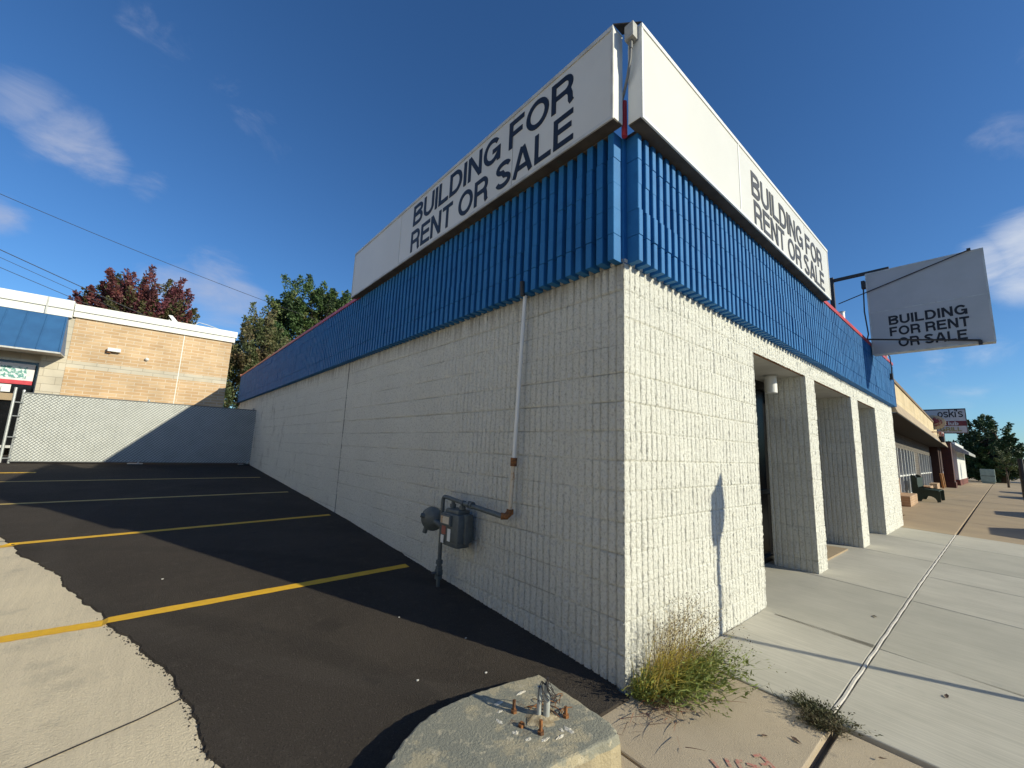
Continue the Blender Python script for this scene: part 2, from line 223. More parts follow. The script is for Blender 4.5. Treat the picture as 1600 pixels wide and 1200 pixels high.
# ------------------------------------------------------------------ mesh helpers
class MB:
    def __init__(s): s.v = []; s.f = []; s.mi = []; s.mats = []; s.cur = 0
    def mat(s, m_):
        if m_ not in s.mats: s.mats.append(m_)
        s.cur = s.mats.index(m_); return s
    def add(s, vs, fs):
        o = len(s.v); s.v += [tuple(x) for x in vs]; s.f += [tuple(i+o for i in q) for q in fs]; s.mi += [s.cur]*len(fs); return s
    def box(s, a, b):
        (x0, y0, z0), (x1, y1, z1) = a, b
        x0, x1 = min(x0, x1), max(x0, x1); y0, y1 = min(y0, y1), max(y0, y1); z0, z1 = min(z0, z1), max(z0, z1)
        return s.add([(x0, y0, z0), (x1, y0, z0), (x1, y1, z0), (x0, y1, z0), (x0, y0, z1), (x1, y0, z1), (x1, y1, z1), (x0, y1, z1)],
                     [(0, 3, 2, 1), (4, 5, 6, 7), (0, 1, 5, 4), (1, 2, 6, 5), (2, 3, 7, 6), (3, 0, 4, 7)])
    def cbox(s, a, b, c=.01):
        """box with chamfered edges"""
        bm = bmesh.new(); bmesh.ops.create_cube(bm, size=1)
        ce = [(a[i]+b[i])/2 for i in range(3)]; sz = [abs(b[i]-a[i]) for i in range(3)]
        for v in bm.verts: v.co = Vector([ce[i]+v.co[i]*sz[i] for i in range(3)])
        bmesh.ops.bevel(bm, geom=list(bm.edges), offset=c, segments=2, affect='EDGES', profile=.6)
        bm.verts.index_update(); s.add([v.co[:] for v in bm.verts], [[v.index for v in q.verts] for q in bm.faces]); bm.free(); return s
    def tube(s, pts, rad, n=10, cap=True):
        pts = [Vector(p_) for p_ in pts]; k = len(pts); rs = rad if isinstance(rad, (list, tuple)) else [rad]*k
        rings = []; up = None
        for i, p_ in enumerate(pts):
            t_ = (pts[min(i+1, k-1)]-pts[max(i-1, 0)]).normalized()
            if up is None: up = t_.orthogonal().normalized()
            up = (up-t_*up.dot(t_)).normalized(); w = t_.cross(up)
            rings.append([p_+(up*math.cos(2*math.pi*j/n)+w*math.sin(2*math.pi*j/n))*rs[i] for j in range(n)])
        vs = [q for R in rings for q in R]; fs = []
        for i in range(k-1):
            for j in range(n): a = i*n+j; b_ = i*n+(j+1) % n; fs.append((a, b_, b_+n, a+n))
        if cap: fs += [tuple(range(n-1, -1, -1)), tuple(range((k-1)*n, k*n))]
        return s.add(vs, fs)
    def prism(s, poly, z0, z1, top=None):
        """extrude a ccw xy polygon; z0/z1 numbers or functions"""
        n = len(poly); g0 = z0 if callable(z0) else (lambda x, y: z0); g1 = z1 if callable(z1) else (lambda x, y: z1)
        vs = [(x, y, g0(x, y)) for x, y in poly]+[(x, y, g1(x, y)) for x, y in poly]
        return s.add(vs, [tuple(range(n-1, -1, -1)), tuple(range(n, 2*n))]+[(i, (i+1) % n, (i+1) % n+n, i+n) for i in range(n)])
    def lathe(s, prof, c, ax=(0, 0, 1), n=20):
        ax = Vector(ax).normalized(); e = ax.orthogonal().normalized(); g_ = ax.cross(e); c = Vector(c)
        vs = [c+ax*h+(e*math.cos(2*math.pi*j/n)+g_*math.sin(2*math.pi*j/n))*rr for rr, h in prof for j in range(n)]; fs = []
        for i in range(len(prof)-1):
            for j in range(n): a = i*n+j; b_ = i*n+(j+1) % n; fs.append((a, b_, b_+n, a+n))
        fs += [tuple(range(n-1, -1, -1)), tuple(range((len(prof)-1)*n, len(prof)*n))]
        return s.add(vs, fs)
    def build(s, name, m_=None, parent=None, smooth=False):
        me = bpy.data.meshes.new(name); me.from_pydata(s.v, [], s.f)
        ms = s.mats or [m_]
        for x in ms: me.materials.append(x)
        if s.mats: me.polygons.foreach_set('material_index', s.mi)
        if smooth:
            me.polygons.foreach_set('use_smooth', [True]*len(s.f))
            try: me.set_sharp_from_angle(angle=R_(40))
            except Exception: pass
        me.update(); o = bpy.data.objects.new(name, me); C.objects.link(o)
        if parent is not None: put(o, parent)
        return o
def put(o, parent):
    o.parent = parent; o.matrix_parent_inverse = Matrix.Translation(parent.location).inverted() if parent.rotation_euler.z == 0 else parent.matrix_basis.inverted()
def tag(o, label=None, cat=None, group=None, kind=None):
    for k, v in (('label', label), ('category', cat), ('group', group), ('kind', kind)):
        if v: o[k] = v
    return o
def empty(name, loc, label, cat, group=None):
    o = bpy.data.objects.new(name, None); o.empty_display_size = .1; C.objects.link(o); o.location = loc; return tag(o, label, cat, group)
def struct(o): o['kind'] = 'structure'; return o
def copy_tree(root, off, label=None):
    r2 = root.copy(); C.objects.link(r2); r2.location = Vector(root.location)+Vector(off)
    if label: r2['label'] = label
    for ch in list(root.children):
        c_ = ch.copy(); C.objects.link(c_); c_.parent = r2
        for g_ in ch.children:
            d_ = g_.copy(); C.objects.link(d_); d_.parent = c_
    return r2
def gridmesh(name, us, vs, P, mat_, parent=None, skirt=None):
    """us, vs 1-D; P(U,V)->X,Y,Z arrays"""
    U, V = np.meshgrid(us, vs); X, Y, Z = P(U, V); nu, nv = len(us), len(vs)
    co_ = np.stack([X, Y, Z], -1).reshape(-1, 3).astype(np.float32)
    i = np.arange(nu-1)[None, :]+np.arange(nv-1)[:, None]*nu
    F = np.stack([i, i+1, i+1+nu, i+nu], -1).reshape(-1, 4)
    me = bpy.data.meshes.new(name); me.vertices.add(len(co_)); me.vertices.foreach_set('co', co_.ravel())
    me.loops.add(F.size); me.loops.foreach_set('vertex_index', F.ravel().astype(np.int32))
    me.polygons.add(len(F)); me.polygons.foreach_set('loop_start', np.arange(0, F.size, 4, dtype=np.int32)); me.polygons.foreach_set('loop_total', np.full(len(F), 4, dtype=np.int32))
    me.update(calc_edges=True); me.validate(); me.materials.append(mat_)
    o = bpy.data.objects.new(name, me); C.objects.link(o)
    if parent is not None: put(o, parent)
    return o
def join(objs, name):
    """join several freshly built meshes into the first"""
    bm = bmesh.new(); mats = []
    for o in objs:
        n0 = len(bm.faces); bm.from_mesh(o.data); bm.faces.ensure_lookup_table()
        for m_ in o.data.materials:
            if m_ not in mats: mats.append(m_)
        idx = [mats.index(m_) for m_ in o.data.materials]
        for k in range(n0, len(bm.faces)): bm.faces[k].material_index = idx[bm.faces[k].material_index]
    par = objs[0].parent; me = bpy.data.meshes.new(name); bm.to_mesh(me); bm.free()
    for m_ in mats: me.materials.append(m_)
    for o in objs: bpy.data.objects.remove(o)
    o = bpy.data.objects.new(name, me); C.objects.link(o)
    if par is not None: put(o, par)
    return o

# ------------------------------------------------------------------ ground
def lot_z(y):
    return 0 if y < 0 else (.06*y if y < 5 else (.3+(y-5)*.0419 if y < 14 else .677))
def walk_z(x, y):
    h = (.06*min(x, 5)/5+.03*(min(max(x, 5), 20)-5)/15) if x > 0 else 0
    return h+.03*min(max(y, -3.2), 0)
def ground_z(x, y):
    if y < -3.2: return -.24
    if y <= 0 or (x > 0 and y < .9): return walk_z(x, y)-.06
    if x > 0 and y > .9: return -.06+ (lot_z(y)-.06)*(1 if x < -.1 else 0)
    return lot_z(y)-.06
xs = [-600, -200, -80, -40, -20, -12, -8, -5, -3, -2, -1, -.5, -.06, .02, 1, 3, 5, 8, 12, 16, 20, 40, 80, 200, 600]
ys = [-600, -200, -60, -20, -8, -3.21, -3.19, -2, -1, -.5, -.01, .0, .5, .9, .95, 2, 3, 5, 8, 11, 14, 18, 30, 60, 200, 600]
gridmesh('ground', np.array(xs), np.array(ys), lambda U, V: (U, V, np.vectorize(ground_z)(U, V)), mat('packed_ground', (.22, .19, .15), .95, (.17, .15, .11), .5, bump=.01, bscale=20)); struct(bpy.data.objects['ground'])
# street with kerb on the far side of the pavement
b = MB(); b.box((-200, -14, -.30), (400, -3.36, -.17)); struct(b.build('road', ROAD))
b = MB(); 
for k in range(-10, 60): b.cbox((k*3, -3.36, -.3), (k*3+2.99, -3.2, -.035 if k < 2 else 0), .012)
struct(b.build('kerb', OLDCON))
def edge_pts(a, n, amp):
    out = []
    for (x0, y0), (x1, y1) in zip(a[:-1], a[1:]):
        L = math.hypot(x1-x0, y1-y0); k = max(1, int(L/n))
        for i in range(k):
            t_ = i/k; out.append((x0+(x1-x0)*t_+random.gauss(0, amp), y0+(y1-y0)*t_+random.gauss(0, amp)))
    out.append(a[-1]); return out
# worn concrete apron left of the lot
us = np.linspace(-16, -1.2, 40); vs = np.concatenate([np.linspace(-3.2, 0, 8)[:-1], np.linspace(0, 18, 60)])
o = gridmesh('concrete_apron', us, vs, lambda U, V: (U, V, np.vectorize(lambda x, y: lot_z(y) if y > 0 else .03*max(y, -3.2))(U, V)), APRON); struct(o)
# apron joints (dark lines)
b = MB()
for pts in ([(-3.6, .95), (-2.9, 1.05), (-2.3, 1.25), (-2.12, 1.33)], [(-6, 4.9), (-3.9, 5.2), (-3.42, 5.25)]):
    for (x0, y0), (x1, y1) in zip(pts[:-1], pts[1:]):
        w = .006; b.add([(x0, y0-w, lot_z(y0-w)+.004), (x1, y1-w, lot_z(y1-w)+.004), (x1, y1+w, lot_z(y1+w)+.004), (x0, y0+w, lot_z(y0+w)+.004)], [(0, 1, 2, 3)])
struct(b.build('apron_joint', DIRT))
# asphalt sheet with ragged left edge, 14 mm thick
EDGE = [(-1.90, -.05), (-1.97, .45), (-2.015, .75), (-2.10, 1.25), (-2.30, 2.07), (-2.52, 2.6), (-2.86, 3.7), (-3.22, 4.6), (-3.55, 5.5), (-4.2, 6.6), (-5.4, 8.2), (-8.5, 9.8), (-14, 10.4)]
left = edge_pts(EDGE, .025, .0028)
left = [(x+.016*math.sin(y*5.1)+.010*math.sin(y*11.7+1)+.005*math.sin(y*37), y) for x, y in left]
def edge_x(y):
    for (x0, y0), (x1, y1) in zip(left[:-1], left[1:]):
        if min(y0, y1) <= y <= max(y0, y1) and y0 != y1: return x0+(x1-x0)*(y-y0)/(y1-y0)
    return -14
def edge_s(y):
    for (x0, y0), (x1, y1) in zip(EDGE[:-1], EDGE[1:]):
        if y0 <= y <= y1: return x0+(x1-x0)*(y-y0)/(y1-y0)
    return -14
AT = .014
ysl = sorted(set([p_[1] for p_ in left if -.05 <= p_[1] < 10.4])); ysl = [y for i, y in enumerate(ysl) if i == 0 or y-ysl[i-1] > .008]
b = MB(); vv = []; ff = []
right0 = lambda y: .06 if y > .03 else -.05+random.gauss(0, .004)
rows = []
for y in ysl:
    xe = edge_x(y); xr = .02 if y > .06 else -.03+.0*y; N = 14
    rows.append([(xe-.012, y, lot_z(y)-.002)]+[(xe+(xr-xe)*k/N, y, lot_z(y)+AT+(0 if k else -.003)) for k in range(N+1)])
for y in list(np.linspace(10.45, 13.2, 12))+list(np.linspace(13.4, 18.6, 6)):
    N = 14; rows.append([(-14.1, y, lot_z(y)-.002)]+[(-14+14.02*k/N, y, lot_z(y)+AT) for k in range(N+1)])
nr = len(rows[0])
for row in rows: vv += row
for i in range(len(rows)-1):
    for j in range(nr-1): a = i*nr+j; ff.append((a, a+1, a+1+nr, a+nr))
# front skirt
o0 = len(vv); vv += [(x, y-.01, -.02) for x, y, z in rows[0]]
for j in range(nr-1): ff.append((o0+j, o0+j+1, j+1, j))
b.add(vv, ff); struct(b.build('asphalt_lot', ASPHALT))
# crumbs of asphalt torn along the edge
b = MB()
for k in range(420):
    q = random.choice(left[2:110]); s_ = random.uniform(.002, .010); x = q[0]-abs(random.gauss(0, .018)); y = q[1]+random.gauss(0, .03)
    z = lot_z(y)
    a = random.random()*6; P = [(x+s_*math.cos(a+i*2.1)*random.uniform(.6, 1.2), y+s_*math.sin(a+i*2.1), z) for i in range(3)]
    b.add(P+[(x, y, z+s_*.7)], [(0, 1, 3), (1, 2, 3), (2, 0, 3), (0, 2, 1)])
tag(b.build('asphalt_crumbs', ASPHALT), kind='stuff')
def surf(x, y):
    return lot_z(y)+(AT if x > edge_x(y) else 0)
# painted stall lines
LINES = [((-.14, 2.68), (-2.50, 2.56), (-3.6, 2.60), YELLOW, .105), ((-.13, 5.39), (-3.40, 5.02), (-5.2, 4.86), YELLOW, .10), ((-.18, 7.9), (-3.9, 7.62), (-6.5, 7.5), YELLOW_PALE, .10),
         ((-.26, 10.4), (-4.2, 10.2), (-7, 10.1), YELLOW_PALE, .09), ((-4.19, 11.7), (-5.5, 11.6), (-7, 11.5), YELLOW, .16)]
b = MB()
for A, B_, D_, M_, w in LINES:
    b.mat(M_); pts = []
    for (x0, y0), (x1, y1) in ((A, B_), (B_, D_)):
        for i in range(40): pts.append((x0+(x1-x0)*i/40, y0+(y1-y0)*i/40))
    pts.append(D_); vs_ = []; sub = 3
    for k_, (x, y) in enumerate(pts):
        e = 1+.05*math.sin(k_*1.7)
        for j in range(sub+1):
            yy = y-w/2*e+w*e*j/sub; vs_.append((x, yy, max(surf(x, yy), surf(x-.012, yy), surf(x+.012, yy))+.0035))
    b.add(vs_, [(i*(sub+1)+j, i*(sub+1)+j+1, (i+1)*(sub+1)+j+1, (i+1)*(sub+1)+j) for i in range(len(pts)-1) for j in range(sub)])
struct(b.build('parking_lines', YELLOW))

# pavement slabs: real slabs with open joints
def slab(b, x0, x1, y0, y1, drop=0, gap=.004, skew=0, zf=walk_z, th=.1, ch=.006):
    """x edges may slant: x at y0 (street side) = x - skew*(y1-y0)"""
    g_ = gap/2; nx = max(2, int((x1-x0)/.5)); ny = 4
    def px(x, y): return x-skew*(y1-y)
    top = [(x0+g_, y0+g_), (x1-g_, y0+g_), (x1-g_, y1-g_), (x0+g_, y1-g_)]
    def P(x, y, dz, inset=0): X = px(x, y); return (X, y, zf(X, y)-drop+dz)
    xsn = [x0+g_, x0+g_+ch]+[x0+(x1-x0)*i/nx for i in range(1, nx)]+[x1-g_-ch, x1-g_]
    ysn = [y0+g_, y0+g_+ch]+[y0+(y1-y0)*i/ny for i in range(1, ny)]+[y1-g_-ch, y1-g_]
    vs_ = []; 
    for j, y in enumerate(ysn):
        for i, x in enumerate(xsn):
            e = (i in (0, len(xsn)-1)) or (j in (0, len(ysn)-1)); vs_.append(P(x, y, -ch*.7 if e else 0))
    n_ = len(xsn); m_ = len(ysn)
    fs = [(j*n_+i, j*n_+i+1, (j+1)*n_+i+1, (j+1)*n_+i) for j in range(m_-1) for i in range(n_-1)]
    ring = [i for i in range(n_)]+[j*n_+n_-1 for j in range(1, m_)]+[(m_-1)*n_+i for i in range(n_-2, -1, -1)]+[j*n_ for j in range(m_-2, 0, -1)]
    o_ = len(vs_); vs_ += [(vs_[q][0], vs_[q][1], vs_[q][2]-th) for q in ring]; k_ = len(ring)
    fs += [(ring[i], o_+i, o_+(i+1) % k_, ring[(i+1) % k_]) for i in range(k_)]
    b.add(vs_, fs)
b = MB(); SI = 0
def tone():
    global SI; SI += 1; b.mat(NEWCON2 if SI in (2, 5, 7, 10) else NEWCON)
for x0, x1 in ((.78, 2.29), (2.29, 4.2), (4.2, 6.85), (6.85, 8.9), (8.9, 10.75)): tone(); slab(b, x0, x1, -.848, .62 if x0 > 2.2 else -.0, gap=.014, skew=.075 if x0 > 1 else .0)
for x0, x1 in ((.78, 2.22), (2.22, 4.02), (4.02, 5.5), (5.5, 6.8), (6.8, 8.9), (8.9, 10.75)): tone(); slab(b, x0, x1, -2.6, -.866, gap=.014, skew=.075 if x0 > 1 else 0)
struct(b.build('sidewalk', NEWCON))
b = MB(); b.box((0, 0, 0), (.001, .001, .001)) if False else None
b = MB(); vs_ = []
for i in range(60):
    x = .80+i*(9.93/59)
    for dy, dz in ((-.010, -.010), (-.006, .003), (.007, .003), (.008, -.010)): vs_.append((x, -.857+dy+.003*math.sin(i*2.1), walk_z(x, -.857)+dz))
b.add(vs_, [(i*4+j, i*4+j+1, i*4+j+5, i*4+j+4) for i in range(59) for j in range(3)]); struct(b.build('joint_sealant', SEAL))
b = MB()
slab(b, -.44, .765, -.885, -.03, drop=0, gap=.006, zf=walk_z); slab(b, -1.6, .755, -2.6, -.915, drop=.012, gap=.01)
slab(b, -1.9, -.445, -.885, -.06, drop=.004, gap=.008)
struct(b.build('old_walk_slabs', OLDCON))
b = MB()
for x0, x1, sk in ((10.77, 14.0, .2), (14.0, 17.2, .15), (17.2, 20.5, .1), (20.5, 24, 0), (24, 28, 0), (28, 33, 0), (33, 40, 0), (40, 50, 0), (50, 64, 0), (64, 90, 0)):
    if sk: sk = .06
    slab(b, x0, x1, -.86, 1.2 if x0 > 11 else .3, gap=.02, skew=.06, zf=lambda x, y: walk_z(x, y)-.004, ch=.01)
    slab(b, x0-.03, x1-.03, -3.2, -.88, gap=.02, skew=.06, zf=lambda x, y: walk_z(x, y)-.004, ch=.01)
slab(b, 28, 90, 1.22, 3.5, gap=.02, zf=lambda x, y: walk_z(x, y)-.02)
struct(b.build('far_sidewalk', FARCON))
# spray marks on the old slab (worn red survey letters, only partly legible)
SPRAY = mat('worn_red_spray_paint', (.46, .15, .12), .85, (.46, .30, .21), 55, (.40, .56))
b = MB()
def mark(pts, w, k=[0]):
    k[0] += 1
    for (x0, y0), (x1, y1) in zip(pts[:-1], pts[1:]):
        d = Vector((x1-x0, y1-y0)); n = Vector((-d.y, d.x)).normalized()*w/2
        b.add([(x0-n.x, y0-n.y, walk_z(x0, y0)+.003+.0003*k[0]), (x1-n.x, y1-n.y, walk_z(x1, y1)+.003+.0003*k[0]), (x1+n.x, y1+n.y, walk_z(x1, y1)+.003+.0003*k[0]), (x0+n.x, y0+n.y, walk_z(x0, y0)+.003+.0003*k[0])], [(0, 1, 2, 3)])
SPR = []

# ------------------------------------------------------------------ letters (stroke font, grotesque bold)
def arc(cx, cy_, rx, ry, a0, a1, n=14): return [(cx+rx*math.cos(R_(a0+(a1-a0)*i/n)), cy_+ry*math.sin(R_(a0+(a1-a0)*i/n))) for i in range(n+1)]
def glyph(ch, s):
    h = s/2; t_ = 1-h
    if ch == 'I': return s, [[(h, 0), (h, 1)]]
    if ch == 'L': return .70, [[(h, 1), (h, h), (.70, h)]]
    if ch == 'E': return .76, [[(.76, t_), (h, t_), (h, h), (.77, h)], [(s, .53), (.70, .53)]]
    if ch == 'F': return .70, [[(.70, t_), (h, t_), (h, 0)], [(s, .50), (.63, .50)]]
    if ch == 'T': return .76, [[(0, t_), (.76, t_)], [(.38, t_-h), (.38, 0)]]
    if ch == 'N': return .82, [[(h, 0), (h, 1)], [(.82-h, 0), (.82-h, 1)], [(h*1.05, 1-h*.3), (.82-h*1.05, h*.3)]]
    if ch == 'A': return .92, [[(h*.85, 0), (.46-h*.25, 1)], [(.92-h*.85, 0), (.46+h*.25, 1)], [(.23, .29), (.69, .29)]]
    if ch == 'U': return .82, [[(h, 1)]+arc(.41, .36, .41-h, .36-h, 180, 360)+[(.82-h, 1)]]
    if ch == 'D': return .84, [[(h, h), (h, t_), (.38, t_)]+arc(.38, .5, .46-h, .5-h, 90, -90)+[(h-.0, h)]]
    if ch == 'O': return .96, [arc(.48, .5, .48-h, .5-h, 90, 450, 28)]
    if ch == 'B': return .82, [[(h, 0), (h, 1)], [(s, t_), (.48, t_)]+arc(.48, .755, .29-h*.55, .245-h, 90, -90)+[(s, .51)], [(s, .51), (.50, .51)]+arc(.50, .5*(.51+h), .32-h, .5*(.51-h), 90, -90)+[(s, h)]]
    if ch == 'R': return .84, [[(h, 0), (h, 1)], [(s, t_), (.50, t_)]+arc(.50, .5*(t_+.46), .31-h, .5*(t_-.46), 90, -90)+[(s, .46)], [(.56, .46), (.66, .40), (.70, .28), (.71, .10), (.76, 0)]]
    if ch == 'G': return .92, [arc(.46, .5, .46-h, .5-h, 38, 320, 24)+[(.92-h, .18)], [(.92-h, 0), (.92-h, .46), (.50, .46)]]
    if ch == 'S': return .80, [arc(.40, .745, .36-h*.6, .255-h, 15, 262, 16)+arc(.40, .265, .40-h, .265-h, 80, -170, 18)]
    if ch == 'C': return .90, [arc(.46, .5, .46-h, .5-h, 42, 318, 24)]
    if ch == 'l': return s, [[(h, 0), (h, 1)]]
    if ch == 'u': return .58, [[(h, .72)]+arc(.29, .27, .29-h, .27-h, 180, 360)+[(.58-h, .3)], [(.58-h, .72), (.58-h, 0)]]
    if ch == 'b': return .60, [[(h, 0), (h, 1)], arc(.30, .36, .30-h, .36-h, 0, 360, 18)]
    if ch == 'o': return .60, [arc(.30, .36, .30-h, .36-h, 0, 360, 18)]
    if ch == 's': return .52, [arc(.26, .53, .24-h*.6, .19-h*.7, 20, 262, 10)+arc(.26, .2, .26-h, .2-h*.7, 80, -165, 12)]
    if ch == 'k': return .58, [[(h, 0), (h, 1)], [(.52, .70), (s*.7, .32)], [(.25, .44), (.56, 0)]]
    if ch == 'e': return .60, [[(s*.6, .37), (.60-h, .37)]+arc(.30, .36, .30-h, .36-h, 5, 320, 16)]
    if ch == 'i': return s, [[(h, 0), (h, .70)], [(h, .82), (h, .97)]]
    if ch == 'r': return .42, [[(h, 0), (h, .72)], [(s, .5), (.28, .63), (.42, .64)]]
    if ch == "'": return s*.7, [[(h*.7, .72), (h*.7, 1)]]
    return .36, []
def text_mesh(b, txt, width, cap, O, ux, uz, nrm, s=.172, gapk=.11, proud=.004):
    """fit txt to width; O lower-left corner, ux to the right, uz up, nrm out"""
    O, ux, uz, nrm = map(Vector, (O, ux, uz, nrm)); x = 0; items = []
    for ch in txt:
        w, st = glyph(ch, s)
        if ch == ' ': x += .33; continue
        items.append((x, st)); x += w+gapk
    x -= gapk; kx = width/x; lay = 0
    for x0, st in items:
        for path in st:
            lay += 1; dz = proud+.00025*(lay % 9)
            P = [Vector(((x0+a)*kx, c_*cap)) for a, c_ in path]; P = [q for i_, q in enumerate(P) if i_ == 0 or (q-P[i_-1]).length > 1e-4]; n = len(P); Lf = []; Rt = []
            closed = (P[0]-P[-1]).length < 1e-4
            for i in range(n):
                a = P[i-1] if i else (P[-2] if closed else None); c_ = P[i+1] if i < n-1 else (P[1] if closed else None)
                d1 = (P[i]-a).normalized() if a is not None else None; d2 = (c_-P[i]).normalized() if c_ is not None else None
                d1 = d1 or d2; d2 = d2 or d1; n1 = Vector((-d1.y, d1.x)); n2 = Vector((-d2.y, d2.x)); mm = (n1+n2)
                mm = mm.normalized() if mm.length > .2 else n1
                # stroke is s*kx wide across, s*cap high
                hw = .5*s*math.sqrt((mm.x*kx)**2+(mm.y*cap)**2)/max(.45, mm.dot(n1)); Lf.append(P[i]+mm*hw); Rt.append(P[i]-mm*hw)
            vs_ = []
            for q in Lf+Rt: vs_.append(O+ux*q.x+uz*q.y+nrm*dz)
            base = [v-nrm*(dz-.0005) for v in vs_]; n2_ = len(vs_)
            fs = [(i, i+n, i+1+n, i+1) for i in range(n-1)]
            fs += [(i, i+1, i+1+n2_, i+n2_) for i in range(n-1)]+[(i+n, i+n+n2_, i+1+n+n2_, i+1+n) for i in range(n-1)]
            fs += [(0, n2_, n2_+n, n), (n-1, 2*n-1, 2*n-1+n2_, n-1+n2_)]
            b.add(vs_+base, fs)
    return b

# ------------------------------------------------------------------ split-fluted block walls
CO = .2032; PT = CO/3
h32 = lambda a: (np.sin(a*12.9898)*43758.5453) % 1.0
def wall_h(U, V, seed=0, smooth=None, deep=1.0):
    """height of the painted split face above the wall plane (m)"""
    rib = np.floor(U/PT+1e-6); fr = U/PT-rib; d = np.minimum(fr, 1-fr)            # distance to groove
    row = np.floor(V/CO+1e-6); fz = V/CO-row; dz = np.minimum(fz, 1-fz)*CO
    blk = np.floor((rib+3*(row % 2))/6)
    gd = .55+.6*h32(blk*3.1+row*7.7+seed)
    if smooth is not None: gd = np.where(smooth(U, V), 1.25, gd*np.clip(1.05-(U-1.0)*.42, .22, 1)); 
    groove = -np.clip(1-d/.11, 0, 1)*.020*gd*deep
    bj = np.abs(((U/PT+3*(row % 2)) % 6)); bj = np.minimum(bj, 6-bj)
    groove -= np.clip(1-bj/.17, 0, 1)*.0015
    vis = (.45+.75*(h32(row*5.3+seed+1.7)))*(1.25 if smooth is not None else 1)
    joint = -np.clip(1-dz/.007, 0, 1)*.011*vis
    off = (h32(rib*1.37+row*9.1+seed)-.5)*.004+(h32(blk*2.3+row*4.1+seed)-.5)*.006
    rough = (RNG.rand(*U.shape)-.5)*.0095
    rough += .0012*np.sin(U*210+np.sin(V*37+rib)*2.2)*np.sin(V*160+rib*1.9)
    edge = np.clip(dz/.010, 0, 1)*np.clip(d/.10, 0, 1)
    return (off+rough)*edge+groove+joint
FR = [0, .05, .11, .26, .42, .58, .74, .89, .95]
def u_samples(a, b_):
    out = [a, b_]
    for i in range(int(math.floor(a/PT)), int(math.ceil(b_/PT))+1):
        for q in FR:
            x = (i+q)*PT
            if a < x < b_: out.append(x)
    return np.array(sorted(set(np.round(out, 5))))
ZF = [0, .035, .08, .16, .25, .34, .43, .52, .61, .70, .79, .87, .93, .965]
def z_samples(a, b_):
    out = [a, b_]
    for i in range(int(math.floor(a/CO)), int(math.ceil(b_/CO))+1):
        for q in ZF:
            x = (i+q)*CO
            if a < x < b_: out.append(x)
    return np.array(sorted(set(np.round(out, 5))))
def block_face(name, axis, plane, u0_, u1_, z0, z1, m_, parent, sign=-1, seed=0, smooth=None, fade=True, ends=(True, True), deep=1.0, corner=False):
    """axis 'y': face in plane x=plane running along y; axis 'x': plane y=plane along x. sign = outward direction"""
    us_ = u_samples(u0_, u1_); zs_ = z_samples(z0, z1)
    def P(U, V):
        h = wall_h(U, V, seed, smooth, deep)
        k = np.ones_like(U)
        k = np.where((U <= u0_+1e-6) | (U >= u1_-1e-6), 0, 1)
        h = np.where(k > 0, h, -.002+0*h)
        if corner:
            e = .0035*np.sin(V*97)*np.sin(V*41+1)+.003*np.sin(V*230); at0 = U <= u0_+1e-6
            h = np.where(at0, e, h); U = np.where(at0, -e, U)
        return (plane+sign*h, U, V) if axis == 'y' else (U, plane+sign*h, V)
    return gridmesh(name, us_, zs_, P, m_, parent)

HX, HY = 11.15, 17.47; CJ = 5.55
ZT = 14*CO; ZF_ = 19*CO; OPEN = 2.62
bld = empty('commercial_building', (0, 0, 0), 'white split-face block building with blue ribbed fascia, for rent or sale', 'building')
sm = lambda U, V: (U < .95) & (V < 6*CO) & (V > CO)
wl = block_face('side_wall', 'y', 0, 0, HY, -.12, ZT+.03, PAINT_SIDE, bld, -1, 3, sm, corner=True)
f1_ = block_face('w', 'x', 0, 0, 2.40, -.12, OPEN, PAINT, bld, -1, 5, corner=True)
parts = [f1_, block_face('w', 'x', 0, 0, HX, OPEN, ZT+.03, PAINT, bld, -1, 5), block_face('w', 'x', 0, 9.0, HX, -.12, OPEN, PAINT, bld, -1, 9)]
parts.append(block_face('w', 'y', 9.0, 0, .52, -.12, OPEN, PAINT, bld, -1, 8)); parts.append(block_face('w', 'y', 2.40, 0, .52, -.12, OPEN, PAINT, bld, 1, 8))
bb = MB(); bb.box((.01, .30, -.1), (2.39, .62, OPEN)); bb.box((9.01, .02, -.1), (HX-.001, .62, OPEN)); bb.box((HX-.03, .0, -.1), (HX, HY, ZF_-.1)); bb.box((.03, HY-.2, -.1), (HX-.03, HY, ZF_-.1))
bb.box((.02, .24, OPEN+.02), (HX, .5, ZT+.4)); parts.append(bb.build('w', PAINT, bld))
join(parts, 'front_wall')
def pillar(x0, x1, seed):
    q = [block_face('p', 'x', 0, x0, x1, -.1, OPEN, PAINT, bld, -1, seed), block_face('p', 'y', x0, 0, .50, -.1, OPEN, PAINT, bld, -1, seed+2), block_face('p', 'y', x1, 0, .50, -.1, OPEN, PAINT, bld, 1, seed+4)]
    k = MB(); k.box((x0+.004, .49, -.1), (x1-.004, .51, OPEN)); q.append(k.build('p', PAINT, bld)); return join(q, 'pillar')
pillar(4.24, 4.66, 21); pillar(6.87, 7.40, 33)
k = MB(); k.box((2.41, .03, OPEN+.001), (8.99, .64, OPEN+.02)); k.build('soffit', SOFFIT, bld)
k = MB()
for a, c_ in ((2.41, 4.24), (4.66, 6.87), (7.40, 8.99)): k.mat(RUST).box((a, .012, OPEN-.006), (c_, .03, OPEN+.008))
k.build('lintel', RUST, bld)
k = MB(); k.box((.1, .3, 3.6), (HX-.1, HY-.2, 3.66)); k.build('roof', ROOFING, bld)
k = MB(); k.box((-.0065, CJ-.005, .25), (.002, CJ+.005, ZT)); k.build('control_joint', mat('grey_caulk', (.16, .15, .135), .8, (.34, .33, .30), 6), bld)
